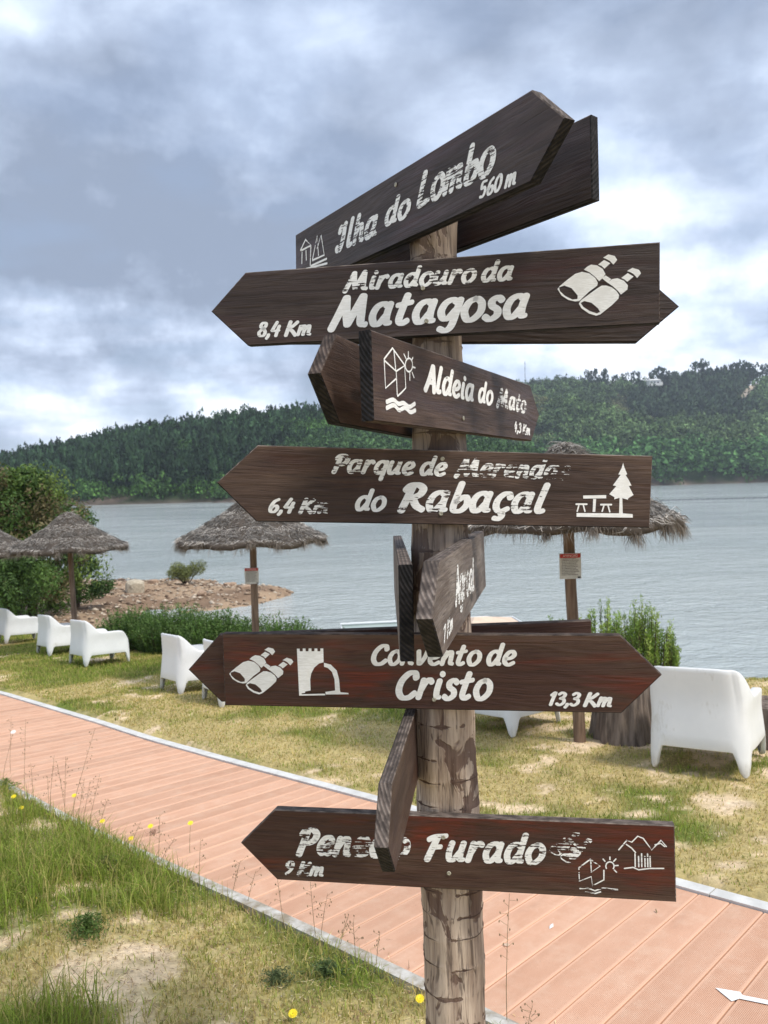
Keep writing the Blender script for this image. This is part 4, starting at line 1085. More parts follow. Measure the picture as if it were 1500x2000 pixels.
# ---- brush lettering: every glyph is a set of pen strokes
G = {
 'a': [[(38, 45), (27, 51), (12, 43), (5, 22), (12, 3), (24, 4), (37, 22)], [(43, 50), (39, 24), (41, 5), (50, 4)]],
 'b': [[(16, 76), (11, 42), (8, 12), (14, 1), (30, 3), (41, 20), (36, 38), (26, 38), (12, 26)]],
 'c': [[(39, 39), (33, 50), (20, 48), (8, 32), (8, 12), (20, 1), (38, 9)]],
 'ç': [[(39, 39), (33, 50), (20, 48), (8, 32), (8, 12), (20, 1), (38, 9)], [(22, 0), (27, -10), (20, -19), (8, -17)]],
 'd': [[(38, 45), (27, 51), (12, 43), (5, 22), (12, 3), (24, 4), (38, 24)], [(47, 76), (42, 42), (39, 8), (49, 4)]],
 'e': [[(10, 23), (28, 27), (38, 38), (30, 50), (16, 46), (6, 28), (8, 10), (22, 1), (40, 9)]],
 'g': [[(38, 45), (27, 51), (12, 43), (5, 24), (12, 8), (24, 8), (38, 26)], [(45, 50), (40, 18), (34, -12), (22, -22), (7, -17)]],
 'h': [[(16, 76), (10, 40), (6, 2)], [(8, 22), (21, 44), (33, 46), (35, 30), (35, 8), (44, 3)]],
 'i': [[(13, 48), (9, 22), (11, 5), (20, 3)], [(18, 66), (19, 67)]],
 'l': [[(18, 76), (12, 42), (8, 12), (13, 2), (24, 5)]],
 'm': [[(11, 48), (7, 24), (4, 2)], [(7, 20), (20, 43), (30, 46), (30, 26), (28, 2)], [(30, 20), (43, 43), (53, 46), (54, 26), (53, 7), (63, 3)]],
 'n': [[(11, 48), (7, 24), (4, 2)], [(7, 20), (22, 45), (33, 46), (34, 26), (34, 7), (43, 3)]],
 'o': [[(26, 50), (12, 42), (5, 22), (14, 2), (28, 2), (42, 18), (42, 38), (32, 49), (24, 50)]],
 'q': [[(38, 45), (27, 51), (12, 43), (5, 22), (12, 3), (24, 4), (37, 22)], [(43, 50), (39, 18), (33, -24)]],
 'r': [[(12, 50), (8, 24), (4, 2)], [(8, 22), (18, 42), (29, 51), (37, 44)]],
 's': [[(36, 43), (26, 50), (14, 43), (16, 31), (29, 21), (30, 8), (16, -1), (3, 6)]],
 't': [[(22, 68), (15, 36), (11, 10), (19, 1), (31, 7)], [(2, 45), (18, 48), (35, 51)]],
 'u': [[(11, 50), (6, 24), (10, 4), (22, 4), (36, 24)], [(43, 50), (39, 24), (40, 5), (50, 4)]],
 'v': [[(8, 50), (13, 24), (18, 2), (34, 26), (41, 50)]],
 'A': [[(3, 0), (18, 34), (30, 72)], [(32, 72), (40, 36), (47, 0)], [(13, 25), (44, 25)]],
 'C': [[(52, 56), (46, 69), (28, 67), (10, 46), (6, 20), (18, 2), (38, 2), (54, 14)]],
 'F': [[(31, 62), (22, 34), (12, 2)], [(8, 58), (26, 66), (56, 69)], [(20, 36), (45, 38)]],
 'I': [[(36, 72), (34, 38), (24, 4), (10, 1), (5, 10)], [(12, 54), (20, 67), (44, 70)]],
 'K': [[(18, 70), (12, 36), (6, 0)], [(53, 68), (32, 46), (15, 35), (34, 22), (53, 0)]],
 'L': [[(21, 72), (14, 38), (8, 4), (26, 3), (46, 6)]],
 'M': [[(2, -4), (14, 30), (27, 70)], [(27, 70), (32, 38), (40, 6)], [(40, 6), (54, 40), (67, 72)], [(67, 72), (69, 36), (72, 8), (84, 3)]],
 'P': [[(23, 66), (16, 34), (8, 0)], [(8, 56), (18, 68), (36, 70), (50, 58), (46, 42), (32, 33), (20, 33)]],
 'R': [[(23, 66), (16, 34), (8, 0)], [(8, 56), (18, 68), (36, 70), (50, 60), (46, 45), (30, 36), (22, 36)], [(28, 36), (42, 14), (60, 3)]],
 '0': [[(28, 68), (12, 52), (7, 22), (16, 2), (30, 4), (42, 26), (42, 54), (34, 66), (27, 68)]],
 '1': [[(8, 54), (24, 69), (18, 34), (13, 0)]],
 '3': [[(10, 60), (24, 70), (38, 60), (32, 44), (20, 38), (36, 32), (38, 14), (22, 0), (6, 8)]],
 '4': [[(24, 70), (8, 32), (8, 26), (42, 27)], [(38, 50), (32, 22), (29, 0)]],
 '5': [[(42, 68), (16, 66), (12, 41), (30, 42), (38, 24), (26, 3), (6, 5)]],
 '6': [[(36, 67), (18, 54), (8, 26), (12, 4), (28, 2), (38, 18), (32, 33), (18, 30), (10, 20)]],
 '7': [[(8, 64), (24, 68), (44, 66), (28, 34), (18, 0)]],
 '8': [[(30, 38), (12, 50), (18, 67), (34, 66), (36, 52), (22, 36), (8, 20), (14, 3), (32, 3), (38, 20), (28, 38)]],
 '9': [[(38, 44), (22, 37), (10, 50), (18, 67), (34, 66), (39, 48), (32, 22), (14, 0)]],
 ',': [[(10, 7), (9, -2), (3, -12)]],
 "'": [[(10, 70), (8, 55)]],
}
def catmull(pts, n=7):
    P = [np.array(p, float) for p in pts]
    if len(P) < 3: return [P[0] + (P[-1] - P[0]) * t_ for t_ in np.linspace(0, 1, n)]
    out_ = []
    Q = [2 * P[0] - P[1]] + P + [2 * P[-1] - P[-2]]
    for i in range(1, len(Q) - 2):
        for t_ in np.linspace(0, 1, n, endpoint=False):
            a, b_, c_, d_ = Q[i - 1], Q[i], Q[i + 1], Q[i + 2]
            out_.append(.5 * ((2 * b_) + (-a + c_) * t_ + (2 * a - 5 * b_ + 4 * c_ - d_) * t_ ** 2 + (-a + 3 * b_ - 3 * c_ + d_) * t_ ** 3))
    out_.append(P[-1]); return out_
def ribbon(pts, wd, caps=True, brush=True):
    """stroke outline as faces in 2d; the pen is held at an angle so the width changes with direction"""
    V_ = []; F_ = []
    n_ = len(pts)
    for i, p in enumerate(pts):
        d = pts[min(i + 1, n_ - 1)] - pts[max(i - 1, 0)]; L_ = np.linalg.norm(d) + 1e-9; d = d / L_
        nn = np.array([-d[1], d[0]])
        w_ = wd * ((.72 + .38 * abs(d[1])) if brush else 1.0) / 2
        V_ += [p + nn * w_, p - nn * w_]
    for i in range(n_ - 1): F_.append((2 * i, 2 * i + 1, 2 * i + 3, 2 * i + 2))
    if caps:
        for e, s in ((0, -1), (n_ - 1, 1)):
            p = pts[e]; d = (pts[min(e + 1, n_ - 1)] - pts[max(e - 1, 0)]); d = d / (np.linalg.norm(d) + 1e-9)
            a0 = V_[2 * e] - p; r_ = np.linalg.norm(a0); o_ = len(V_)
            for q in range(7):
                th = math.pi * q / 6; V_.append(p + a0 * math.cos(th) + d * s * r_ * .8 * math.sin(th))
            F_.append(tuple(range(o_, o_ + 7)))
    return V_, F_
def glyph_w(ch): return 22 if ch == ' ' else (max(p[0] for s in G[ch] for p in s) + 9)
LETTER = {}
CUR = ['']
def flat_add(key, V2, F2, wear, layer=0):
    L_ = LETTER.setdefault((key, CUR[0]), dict(V=[], F=[], W=[]))
    o_ = len(L_['V'])
    for p in V2: L_['V'].append((p[0], -.0009 - layer * .00004, p[1])); L_['W'].append(wear)
    L_['F'] += [tuple(a + o_ for a in f) for f in F2]
lay = count()
def text(key, s, u0, v0, u1, v1, cap, wear, bold=16.4):
    W_ = sum(glyph_w(c) for c in s) - 6
    sy = cap / 72.; sx = (u1 - u0) / (W_ + 8); sh = .20
    x_ = 0; r = random.Random(len(s) * 7 + ord(s[0]))
    for ch in s:
        if ch != ' ':
            wl = wear - .022 + r.uniform(-.035, .035) if wear > .3 else wear
            for st in G[ch]:
                P_ = catmull([(a, b_) for a, b_ in st])
                bw_ = bold * (1.12 if ch.isupper() else 1.0)
                if ch == 'i' and len(st) == 2 and st[0][1] > 60: bw_ = bold * 1.15
                V2, F2 = ribbon([np.array(p) for p in P_], bw_)
                V3 = []
                for p in V2:
                    X_ = (x_ + p[0] + p[1] * sh * (sy / max(sx, 1e-6)) * .0 + p[1] * sh) * sx; Y_ = p[1] * sy
                    t_ = X_ / (u1 - u0)
                    V3.append((u0 + X_, v0 + (v1 - v0) * t_ + Y_))
                flat_add(key, V3, F2, wl, next(lay) % 9)
        x_ += glyph_w(ch)
for key, s, u0, v0, u1, v1, cap, wr in TEXTS:
    CUR[0] = 'lettering ' + s
    text(key, s, u0, v0, u1, v1, cap, wr)

ICON = {
'binoc':('miradouro',(1085,490,1260,620),[(0.285, 0.0842), (0.4753, 0.0702), (0.2838, -0.0617), (0.4751, -0.0727)]),
'binoc2':('convento',(440,1255,580,1365),[(-0.526, 0.0667), (-0.3451, 0.0678), (-0.5316, -0.0727), (-0.3499, -0.0694)]),
'castle':('convento',(575,1260,690,1365),[(-0.3516, 0.0615), (-0.207, 0.0624), (-0.3563, -0.0696), (-0.2111, -0.067)]),
'picnic':('parque',(1120,900,1245,1015),[(0.3006, 0.0694), (0.4584, 0.0733), (0.3059, -0.0697), (0.4645, -0.0672)]),
'cube':('aldeia',(740,670,815,810),[(-0.4851, 0.0615), (-0.3149, 0.0866), (-0.4946, -0.0691), (-0.326, -0.058)]),
'house':('ilha',(582,440,642,530),[(-0.5781, 0.1056), (-0.3705, 0.053), (-0.5812, -0.0287), (-0.3724, -0.0713)]),
'p1':('penedo',(1065,1610,1165,1690),[(0.2321, 0.0778), (0.3464, 0.0827), (0.2296, -0.0176), (0.3441, -0.0117)]),
'p2':('penedo',(1120,1665,1215,1750),[(0.2936, 0.0153), (0.4011, 0.0206), (0.2911, -0.0856), (0.3988, -0.0793)]),
'p3':('penedo',(1200,1620,1310,1710),[(0.3856, 0.0726), (0.5076, 0.0779), (0.383, -0.0332), (0.5053, -0.0266)]),
}
def icon_map(nm, crop, scale):
    key, rect, q = ICON[nm]
    CUR[0] = 'emblem ' + nm
    x0, y0, x1, y1 = rect; TL, TR, BL, BR_ = [np.array(p) for p in (q[0], q[1], q[2], q[3])]
    def f(p):
        px = crop[0] + p[0] / scale; py = crop[1] + p[1] / scale
        a, b_ = (px - x0) / (x1 - x0), (py - y0) / (y1 - y0)
        return (TL * (1 - a) + TR * a) * (1 - b_) + (BL * (1 - a) + BR_ * a) * b_
    return key, f
def poly(nm, crop, scale, outline, wear=.2, holes=(), smooth_=False, layer=0):
    key, f = icon_map(nm, crop, scale)
    cu = bpy.data.curves.new('tmp', 'CURVE'); cu.dimensions = '2D'; cu.fill_mode = 'BOTH'
    for loop in [outline] + list(holes):
        pts = [f(p) for p in (catmull(list(loop) + [loop[0]], 4)[:-1] if smooth_ else loop)]
        sp = cu.splines.new('POLY'); sp.points.add(len(pts) - 1); sp.use_cyclic_u = True
        for i, p in enumerate(pts): sp.points[i].co = (p[0], p[1], 0, 1)
    o = bpy.data.objects.new('tmp', cu)
    me = bpy.data.meshes.new_from_object(o)
    V2 = [(v.co.x, v.co.y) for v in me.vertices]; F2 = [tuple(p.vertices) for p in me.polygons]
    bpy.data.objects.remove(o); bpy.data.curves.remove(cu); bpy.data.meshes.remove(me)
    flat_add(key, V2, F2, wear, layer)
def lines(nm, crop, scale, strokes, wid, wear=.2, sm=False):
    key, f = icon_map(nm, crop, scale)
    for st in strokes:
        pts = [np.array(f(p)) for p in (catmull(st, 5) if sm else st)]
        V2, F2 = ribbon(pts, wid, True, False)
        flat_add(key, V2, F2, wear, next(lay) % 9)
BIN = [('s', [(105, 470), (130, 438), (200, 380), (300, 305), (375, 283), (455, 300), (520, 350), (548, 402), (540, 434), (450, 500), (345, 600), (300, 605), (225, 588), (150, 540)], [[(122, 452), (180, 432), (260, 460), (328, 540), (325, 578), (270, 584), (190, 545), (132, 492)]]),
       ('s', [(395, 260), (430, 228), (475, 205), (540, 214), (600, 250), (630, 308), (600, 350), (562, 385), (520, 340), (460, 290)], []),
       ('p', [(632, 322), (692, 362), (656, 405), (590, 352)], []),
       ('s', [(655, 402), (700, 362), (760, 352), (830, 380), (872, 430), (866, 475), (797, 530), (765, 490), (710, 440)], []),
       ('s', [(545, 460), (590, 432), (640, 432), (700, 452), (750, 492), (778, 535), (770, 575), (700, 645), (575, 745), (530, 760), (450, 735), (370, 680), (340, 630), (360, 595), (450, 528)], [[(360, 622), (400, 600), (480, 620), (550, 680), (572, 718), (538, 735), (460, 710), (390, 665)]]),
       ('p', [(550, 205), (615, 155), (682, 190), (620, 250), (590, 222)], []), ('s', [(605, 130), (660, 95), (730, 112), (757, 155), (715, 206), (680, 168), (640, 145)], []),
       ('p', [(800, 350), (870, 297), (932, 335), (865, 392), (838, 368)], []), ('s', [(862, 275), (920, 240), (990, 262), (1012, 300), (970, 350), (932, 308), (900, 288)], [])]
def binoc(nm, ox, oy, sc_, wear):
    for i, (k_, o_, hs) in enumerate(BIN):
        poly(nm, (ox, oy), sc_, o_, wear, hs, False, i)
binoc('binoc', 1070, 480, 5.556, .36)
# the same emblem on the Convento board: left end 448 px, right end 571 px
binoc('binoc2', 448 - 105 / 7.35, 1264.5 - 95 / 7.1, 7.25, .2)
binoc('p1', 1072 - 105 / 10.2, 1622 - 95 / 11.5, 10.6, .50)
CR = (430, 1230)
poly('castle', CR, 2.586, [(388, 95), (402, 95), (403, 108), (418, 108), (418, 94), (432, 94), (433, 108), (447, 108), (448, 94), (462, 94), (463, 108), (477, 108), (478, 94), (492, 94), (493, 108), (507, 108), (508, 94), (522, 94), (524, 164), (500, 170), (477, 190), (461, 220), (456, 250), (458, 306), (430, 311), (430, 318), (413, 320), (414, 325), (530, 322), (532, 330), (400, 332)], .25)
poly('castle', CR, 2.586, [(526, 166), (560, 175), (590, 205), (602, 250), (606, 304), (609, 315), (648, 318), (650, 325), (534, 326), (533, 313), (582, 306), (579, 250), (566, 212), (545, 192), (526, 186)], .2, layer=1)
CP = (1040, 860)
poly('picnic', CP, 4.6875, [(828, 205), (838, 245), (865, 310), (850, 318), (878, 360), (905, 415), (880, 417), (923, 500), (875, 530), (870, 543), (820, 528), (824, 668), (915, 675), (917, 708), (402, 700), (402, 665), (790, 668), (795, 525), (745, 540), (748, 520), (700, 492), (765, 418), (733, 412), (805, 315), (783, 312), (815, 250)], .34)
poly('picnic', CP, 4.6875, [(462, 505), (672, 500), (672, 530), (462, 533)], .3, layer=1)
poly('picnic', CP, 4.6875, [(553, 535), (580, 535), (572, 655), (548, 655)], .3, layer=2)
lines('picnic', CP, 4.6875, [[(398, 584), (495, 584)], [(622, 588), (720, 588)]], .0042)
lines('picnic', CP, 4.6875, [[(424, 590), (408, 650)], [(463, 590), (478, 650)], [(652, 594), (635, 650)], [(688, 594), (705, 655)]], .0035)
CQ = (720, 640)
lines('cube', CQ, 4.412, [[(195, 175), (125, 272), (127, 290), (137, 522), (222, 442)], [(127, 282), (225, 376), (234, 576)], [(195, 178), (300, 326)], [(205, 195), (222, 375)], [(225, 376), (298, 328), (308, 520), (270, 560), (236, 590)]], .0036, .34)
lines('cube', CQ, 4.412, [[(338 + 33 * math.cos(a), 322 + 58 * math.sin(a)) for a in np.linspace(0, 6.28, 22)]], .0036, .34)
lines('cube', CQ, 4.412, [[(312, 268), (293, 228)], [(332, 258), (332, 208)], [(360, 285), (374, 258)], [(373, 340), (395, 346)], [(366, 385), (384, 430)], [(345, 392), (345, 452)]], .0034, .30)
lines('cube', CQ, 4.412, [[(145, 640), (200, 622), (245, 656), (290, 650), (340, 682), (392, 655)], [(145, 692), (205, 668), (250, 710), (300, 690), (350, 727), (396, 712)]], .0085, .38, True)
CH = (560, 400)
lines('house', CH, 3.06, [[(85, 272), (117, 208), (152, 242), (92, 272)], [(95, 285), (94, 350)], [(120, 275), (122, 330)], [(150, 248), (146, 360)], [(160, 325), (188, 185), (195, 300)], [(188, 260), (210, 180), (228, 300), (160, 332)], [(150, 366), (242, 322)], [(120, 384), (200, 362), (244, 350)]], .006, .42)
CN = (530, 1590)
lines('p3', CN, 1.875, [[(1272, 130), (1302, 95), (1320, 102), (1342, 80), (1362, 88), (1393, 130), (1427, 95), (1446, 118)], [(1300, 110), (1320, 124), (1334, 140)], [(1405, 112), (1425, 106), (1440, 118)]], .0030, .42)
lines('p3', CN, 1.875, [[(x_, 144 + (k_ % 2) * 10), (x_ + 1, 192)] for k_, x_ in enumerate((1332, 1345, 1356, 1368, 1378, 1387))] + [[(1293, 198), (1325, 194), (1345, 203), (1385, 198), (1437, 198)]], .0030, .42)
lines('p2', CN, 1.875, [[(1168, 165), (1126, 196), (1128, 245), (1172, 228), (1176, 262), (1218, 240), (1218, 205)], [(1168, 165), (1204, 190), (1172, 212), (1170, 168)], [(1130, 272), (1160, 270), (1185, 280), (1215, 270), (1268, 276)], [(1150, 285), (1185, 290), (1206, 284)]], .0032, .45)
lines('p2', CN, 1.875, [[(1240 + 15 * math.cos(a), 190 + 16 * math.sin(a)) for a in np.linspace(2.6, 6.9, 12)], [(1222, 172), (1215, 164)], [(1240, 166), (1240, 156)], [(1254, 172), (1262, 163)], [(1258, 188), (1270, 187)], [(1256, 204), (1264, 212)]], .0030, .42)
for (key, nm), L_ in LETTER.items():
    mesh_obj(nm.split()[0], L_['V'], L_['F'], M['paint'], BM[key], attrs={'wear': L_['W']})
# screws
def washer():
    V_ = []; F_ = []
    prof = [(.0052, 0), (.0050, -.0012), (.0028, -.0016), (.0020, -.0008), (.0000, -.0010)]
    for (r_, y_) in prof:
        for j in range(12): V_.append((r_ * math.cos(j * math.pi / 6), y_, r_ * math.sin(j * math.pi / 6)))
    for i in range(len(prof) - 1):
        for j in range(12): F_.append((i * 12 + j, i * 12 + (j + 1) % 12, (i + 1) * 12 + (j + 1) % 12, (i + 1) * 12 + j))
    return V_, F_
wv_, wf_ = washer(); first = None
for key, u_, v_ in [('miradouro', -.0138, .0217), ('miradouro', -.0069, -.0531), ('parque', -.0133, .0663), ('parque', -.0134, -.0606), ('convento', -.0175, -.0647), ('penedo', -.0042, .0374), ('penedo', .0066, -.0474), ('ilha', -.0084, .0544), ('aldeia', -.0735, -.0495)]:
    if first is None: o = first = mesh_obj('screw', wv_, wf_, M['metalw'], BM[key], smooth=True)
    else: o = first.copy(); link(o); o.parent = BM[key]
    o.location = (u_, -.0014, v_)

# ------------------------------------------------------------------ parasols
def strands(base, dirs, wid, seed, cols):
    """thin quads from base along dirs"""
    r = np.random.default_rng(seed); n_ = len(base)
    s = np.cross(dirs, r.normal(size=(n_, 3))); s /= np.linalg.norm(s, axis=1)[:, None] + 1e-9; s *= wid[:, None]
    bend = r.normal(size=(n_, 3)) * np.linalg.norm(dirs, axis=1)[:, None] * .12
    V_ = np.stack([base - s, base + s, base + dirs * .5 + s * .9 + bend, base + dirs * .5 - s * .9 + bend, base + dirs + bend * .3], 1).reshape(-1, 3)
    b0 = (np.arange(n_) * 5)[:, None]
    F_ = np.concatenate([b0 + [[0, 1, 2]], b0 + [[0, 2, 3]], b0 + [[3, 2, 4]]])
    return V_, F_, np.repeat(cols, 5, 0)
def parasol(x_, y_, label, seed, nst, lean=(0, 0), rise=.56, eave=1.95, R_=1.0, rot=0):
    z_ = gz(x_, y_)
    r = np.random.default_rng(seed)
    root = empty('straw_parasol', (x_, y_, z_), rot); tag(root, label, 'parasol', 'straw parasols along the lawn')
    top = Vector((lean[0], lean[1], eave + rise - .1))
    path = [Vector((0, 0, -.15)), Vector((lean[0] * .3, lean[1] * .3, .6)), Vector((lean[0] * .7, lean[1] * .7, 1.3)), top]
    v_, f_ = tube([tuple(p) for p in path], [.052, .05, .048, .045], 14); mesh_obj('pole', v_, f_, M['pole'], root, smooth=True)
    for j in range(8):
        a = j * math.pi / 4 + .2
        v_, f_ = tube([(lean[0], lean[1], eave + rise - .14), (lean[0] + math.cos(a) * R_ * .9, lean[1] + math.sin(a) * R_ * .9, eave + .0)], [.014, .012], 6); mesh_obj('rib', v_, f_, M['pole'], root)
    # canopy core with stepped tiers
    prof = [(.0, rise + .02), (.05, rise + .01), (.10, rise - .015), (.32, rise * .66), (.33, rise * .63), (.62, rise * .34), (.63, rise * .31), (.82, rise * .15), (.83, rise * .125), (1.0, .0), (1.0, -.05), (.96, -.075), (.6, rise * .16), (.1, rise * .7)]
    V_ = []; n_ = 56
    for (a_, h_) in prof:
        for j in range(n_):
            th = 2 * math.pi * j / n_
            wob = 1 + .018 * math.sin(th * 8 + seed) + .012 * math.sin(th * 19)
            sag = -.035 * (a_ ** 2) * (1 + math.sin(th * 8 + seed)) / 2 + .012 * math.sin(th * 5 + seed) * a_
            V_.append((lean[0] + math.cos(th) * a_ * R_ * wob, lean[1] + math.sin(th) * a_ * R_ * wob, eave + h_ + sag + r.normal() * .006))
    k_ = np.arange(len(prof) * n_).reshape(len(prof), n_)
    F_ = np.stack([k_[:-1], np.roll(k_[:-1], -1, 1), np.roll(k_[1:], -1, 1), k_[1:]], -1).reshape(-1, 4)
    V_ = np.array(V_)
    mesh_obj('canopy', V_, F_, M['straw'], root, cols=np.array((.10, .082, .068))[None] * r.uniform(.7, 1.2, (len(V_), 1)))
    # thatch straws lying on the slope
    ph = r.uniform(0, 6.283, nst); q = np.sqrt(r.random(nst)) * .99
    hz_ = np.interp(q, [p[0] for p in prof[:10]], [p[1] for p in prof[:10]]) - .035 * q ** 2 * (1 + np.sin(ph * 8 + seed)) / 2 + .012 * np.sin(ph * 5 + seed) * q
    base = np.stack([lean[0] + np.cos(ph) * q * R_, lean[1] + np.sin(ph) * q * R_, eave + hz_ + .004 + .012 * r.random(nst)], 1)
    tang = np.stack([-np.sin(ph), np.cos(ph), 0 * ph], 1); down = np.stack([np.cos(ph), np.sin(ph), -rise * np.ones(nst)], 1)
    L_ = r.uniform(.03, .10, nst)
    d_ = (down * r.uniform(.2, 1.1, (nst, 1)) + tang * r.normal(size=(nst, 1)) * .9) * L_[:, None]
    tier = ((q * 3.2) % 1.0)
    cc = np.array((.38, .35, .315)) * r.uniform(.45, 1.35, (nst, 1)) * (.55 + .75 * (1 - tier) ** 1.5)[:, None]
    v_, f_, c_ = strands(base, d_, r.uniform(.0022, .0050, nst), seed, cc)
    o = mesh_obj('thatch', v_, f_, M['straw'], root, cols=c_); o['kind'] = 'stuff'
    # ragged fringe
    m_ = int(nst * .42)
    ph = r.uniform(0, 6.283, m_); ph = ph + .10 * np.sin(ph * 17 + seed)
    q = 1.0 - .06 * r.random(m_)
    base = np.stack([lean[0] + np.cos(ph) * q * R_, lean[1] + np.sin(ph) * q * R_, eave - .0 - .035 * (1 + np.sin(ph * 8 + seed)) / 2 - .03 * r.random(m_)], 1)
    clump = .72 + .3 * np.sin(ph * 23 + seed) * np.sin(ph * 9)
    L_ = r.uniform(.06, .20, m_) * clump
    d_ = np.stack([np.cos(ph) * .22 + r.normal(size=m_) * .22, np.sin(ph) * .22 + r.normal(size=m_) * .22, -np.ones(m_)], 1) * L_[:, None]
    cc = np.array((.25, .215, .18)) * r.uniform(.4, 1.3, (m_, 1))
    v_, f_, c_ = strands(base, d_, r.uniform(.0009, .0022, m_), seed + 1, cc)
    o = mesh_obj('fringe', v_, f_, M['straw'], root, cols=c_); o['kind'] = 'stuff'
    return root
def text_mesh(s, size):
    cu = bpy.data.curves.new('tmp', 'FONT'); cu.body = s; cu.size = size; cu.align_x = 'CENTER'; cu.align_y = 'CENTER'
    o = bpy.data.objects.new('tmp', cu); me = bpy.data.meshes.new_from_object(o); bpy.data.objects.remove(o); return me
def notice(root, zc_, lx, face, wd=.175, ht=.205, flip=0):
    """enamel notice screwed to the pole, facing the path"""
    e = empty('warning_notice', (lx, -.062, zc_), face, root)
    e['label'] = 'small white notice with red heading ATENCAO on the pole'
    box('plate', (0, 0, 0), (wd, .004, ht), M['signw'], e)
    box('heading', (0, -.0035, ht * .40), (wd * .94, .002, ht * .16), M['red'], e)
    me = text_mesh('ATENÇÃO', ht * .125); me.materials.append(M['printw'])
    o = bpy.data.objects.new('heading_text', me); link(o, e); o.location = (0, -.0052, ht * .40); o.rotation_euler = (math.pi / 2, 0, 0)
    V_, F_ = [], []
    r = random.Random(3)
    for k_ in range(11):
        z_ = ht * (.27 - k_ * .062); xw = wd * .40
        x0_ = -xw; 
        while x0_ < xw * (1 if k_ % 3 else .55):
            L_ = wd * r.uniform(.03, .10); 
            if x0_ + L_ > xw: break
            o_ = len(V_); V_ += [(x0_, -.003, z_), (x0_ + L_, -.003, z_), (x0_ + L_, -.003, z_ + ht * .028), (x0_, -.003, z_ + ht * .028)]; F_.append((o_, o_ + 1, o_ + 2, o_ + 3)); x0_ += L_ + wd * .018
    mesh_obj('small_print', V_, F_, M['print'], e)
    box('logo', (wd * .40, -.003, -ht * .45), (wd * .13, .002, ht * .07), M['float'], e)
    return e
p1 = parasol(1.621, 6.552, 'straw parasol with warning notice, nearest, behind the Parque board and right of the post', 5, 15000, (-.08, .02), .61, 1.91, .92)
notice(p1, 1.505, -.075, RAD(4), .185, .215)
p2 = parasol(-1.80, 10.6, 'straw parasol with warning notice standing in front of the dark green hedge', 9, 9000, (.0, 0), .57, 1.92, 1.0)
notice(p2, 1.40, -.02, RAD(2), .19, .22)
p3 = parasol(-5.75, 14.3, 'straw parasol left of the hedge with its pole behind white armchairs', 14, 8000, (-.05, 0), .60, 1.93, 1.02)
p4 = parasol(-8.05, 15.6, 'straw parasol cut by the left edge of the photo', 21, 6000, (0, 0), .58, 1.93, 1.0)

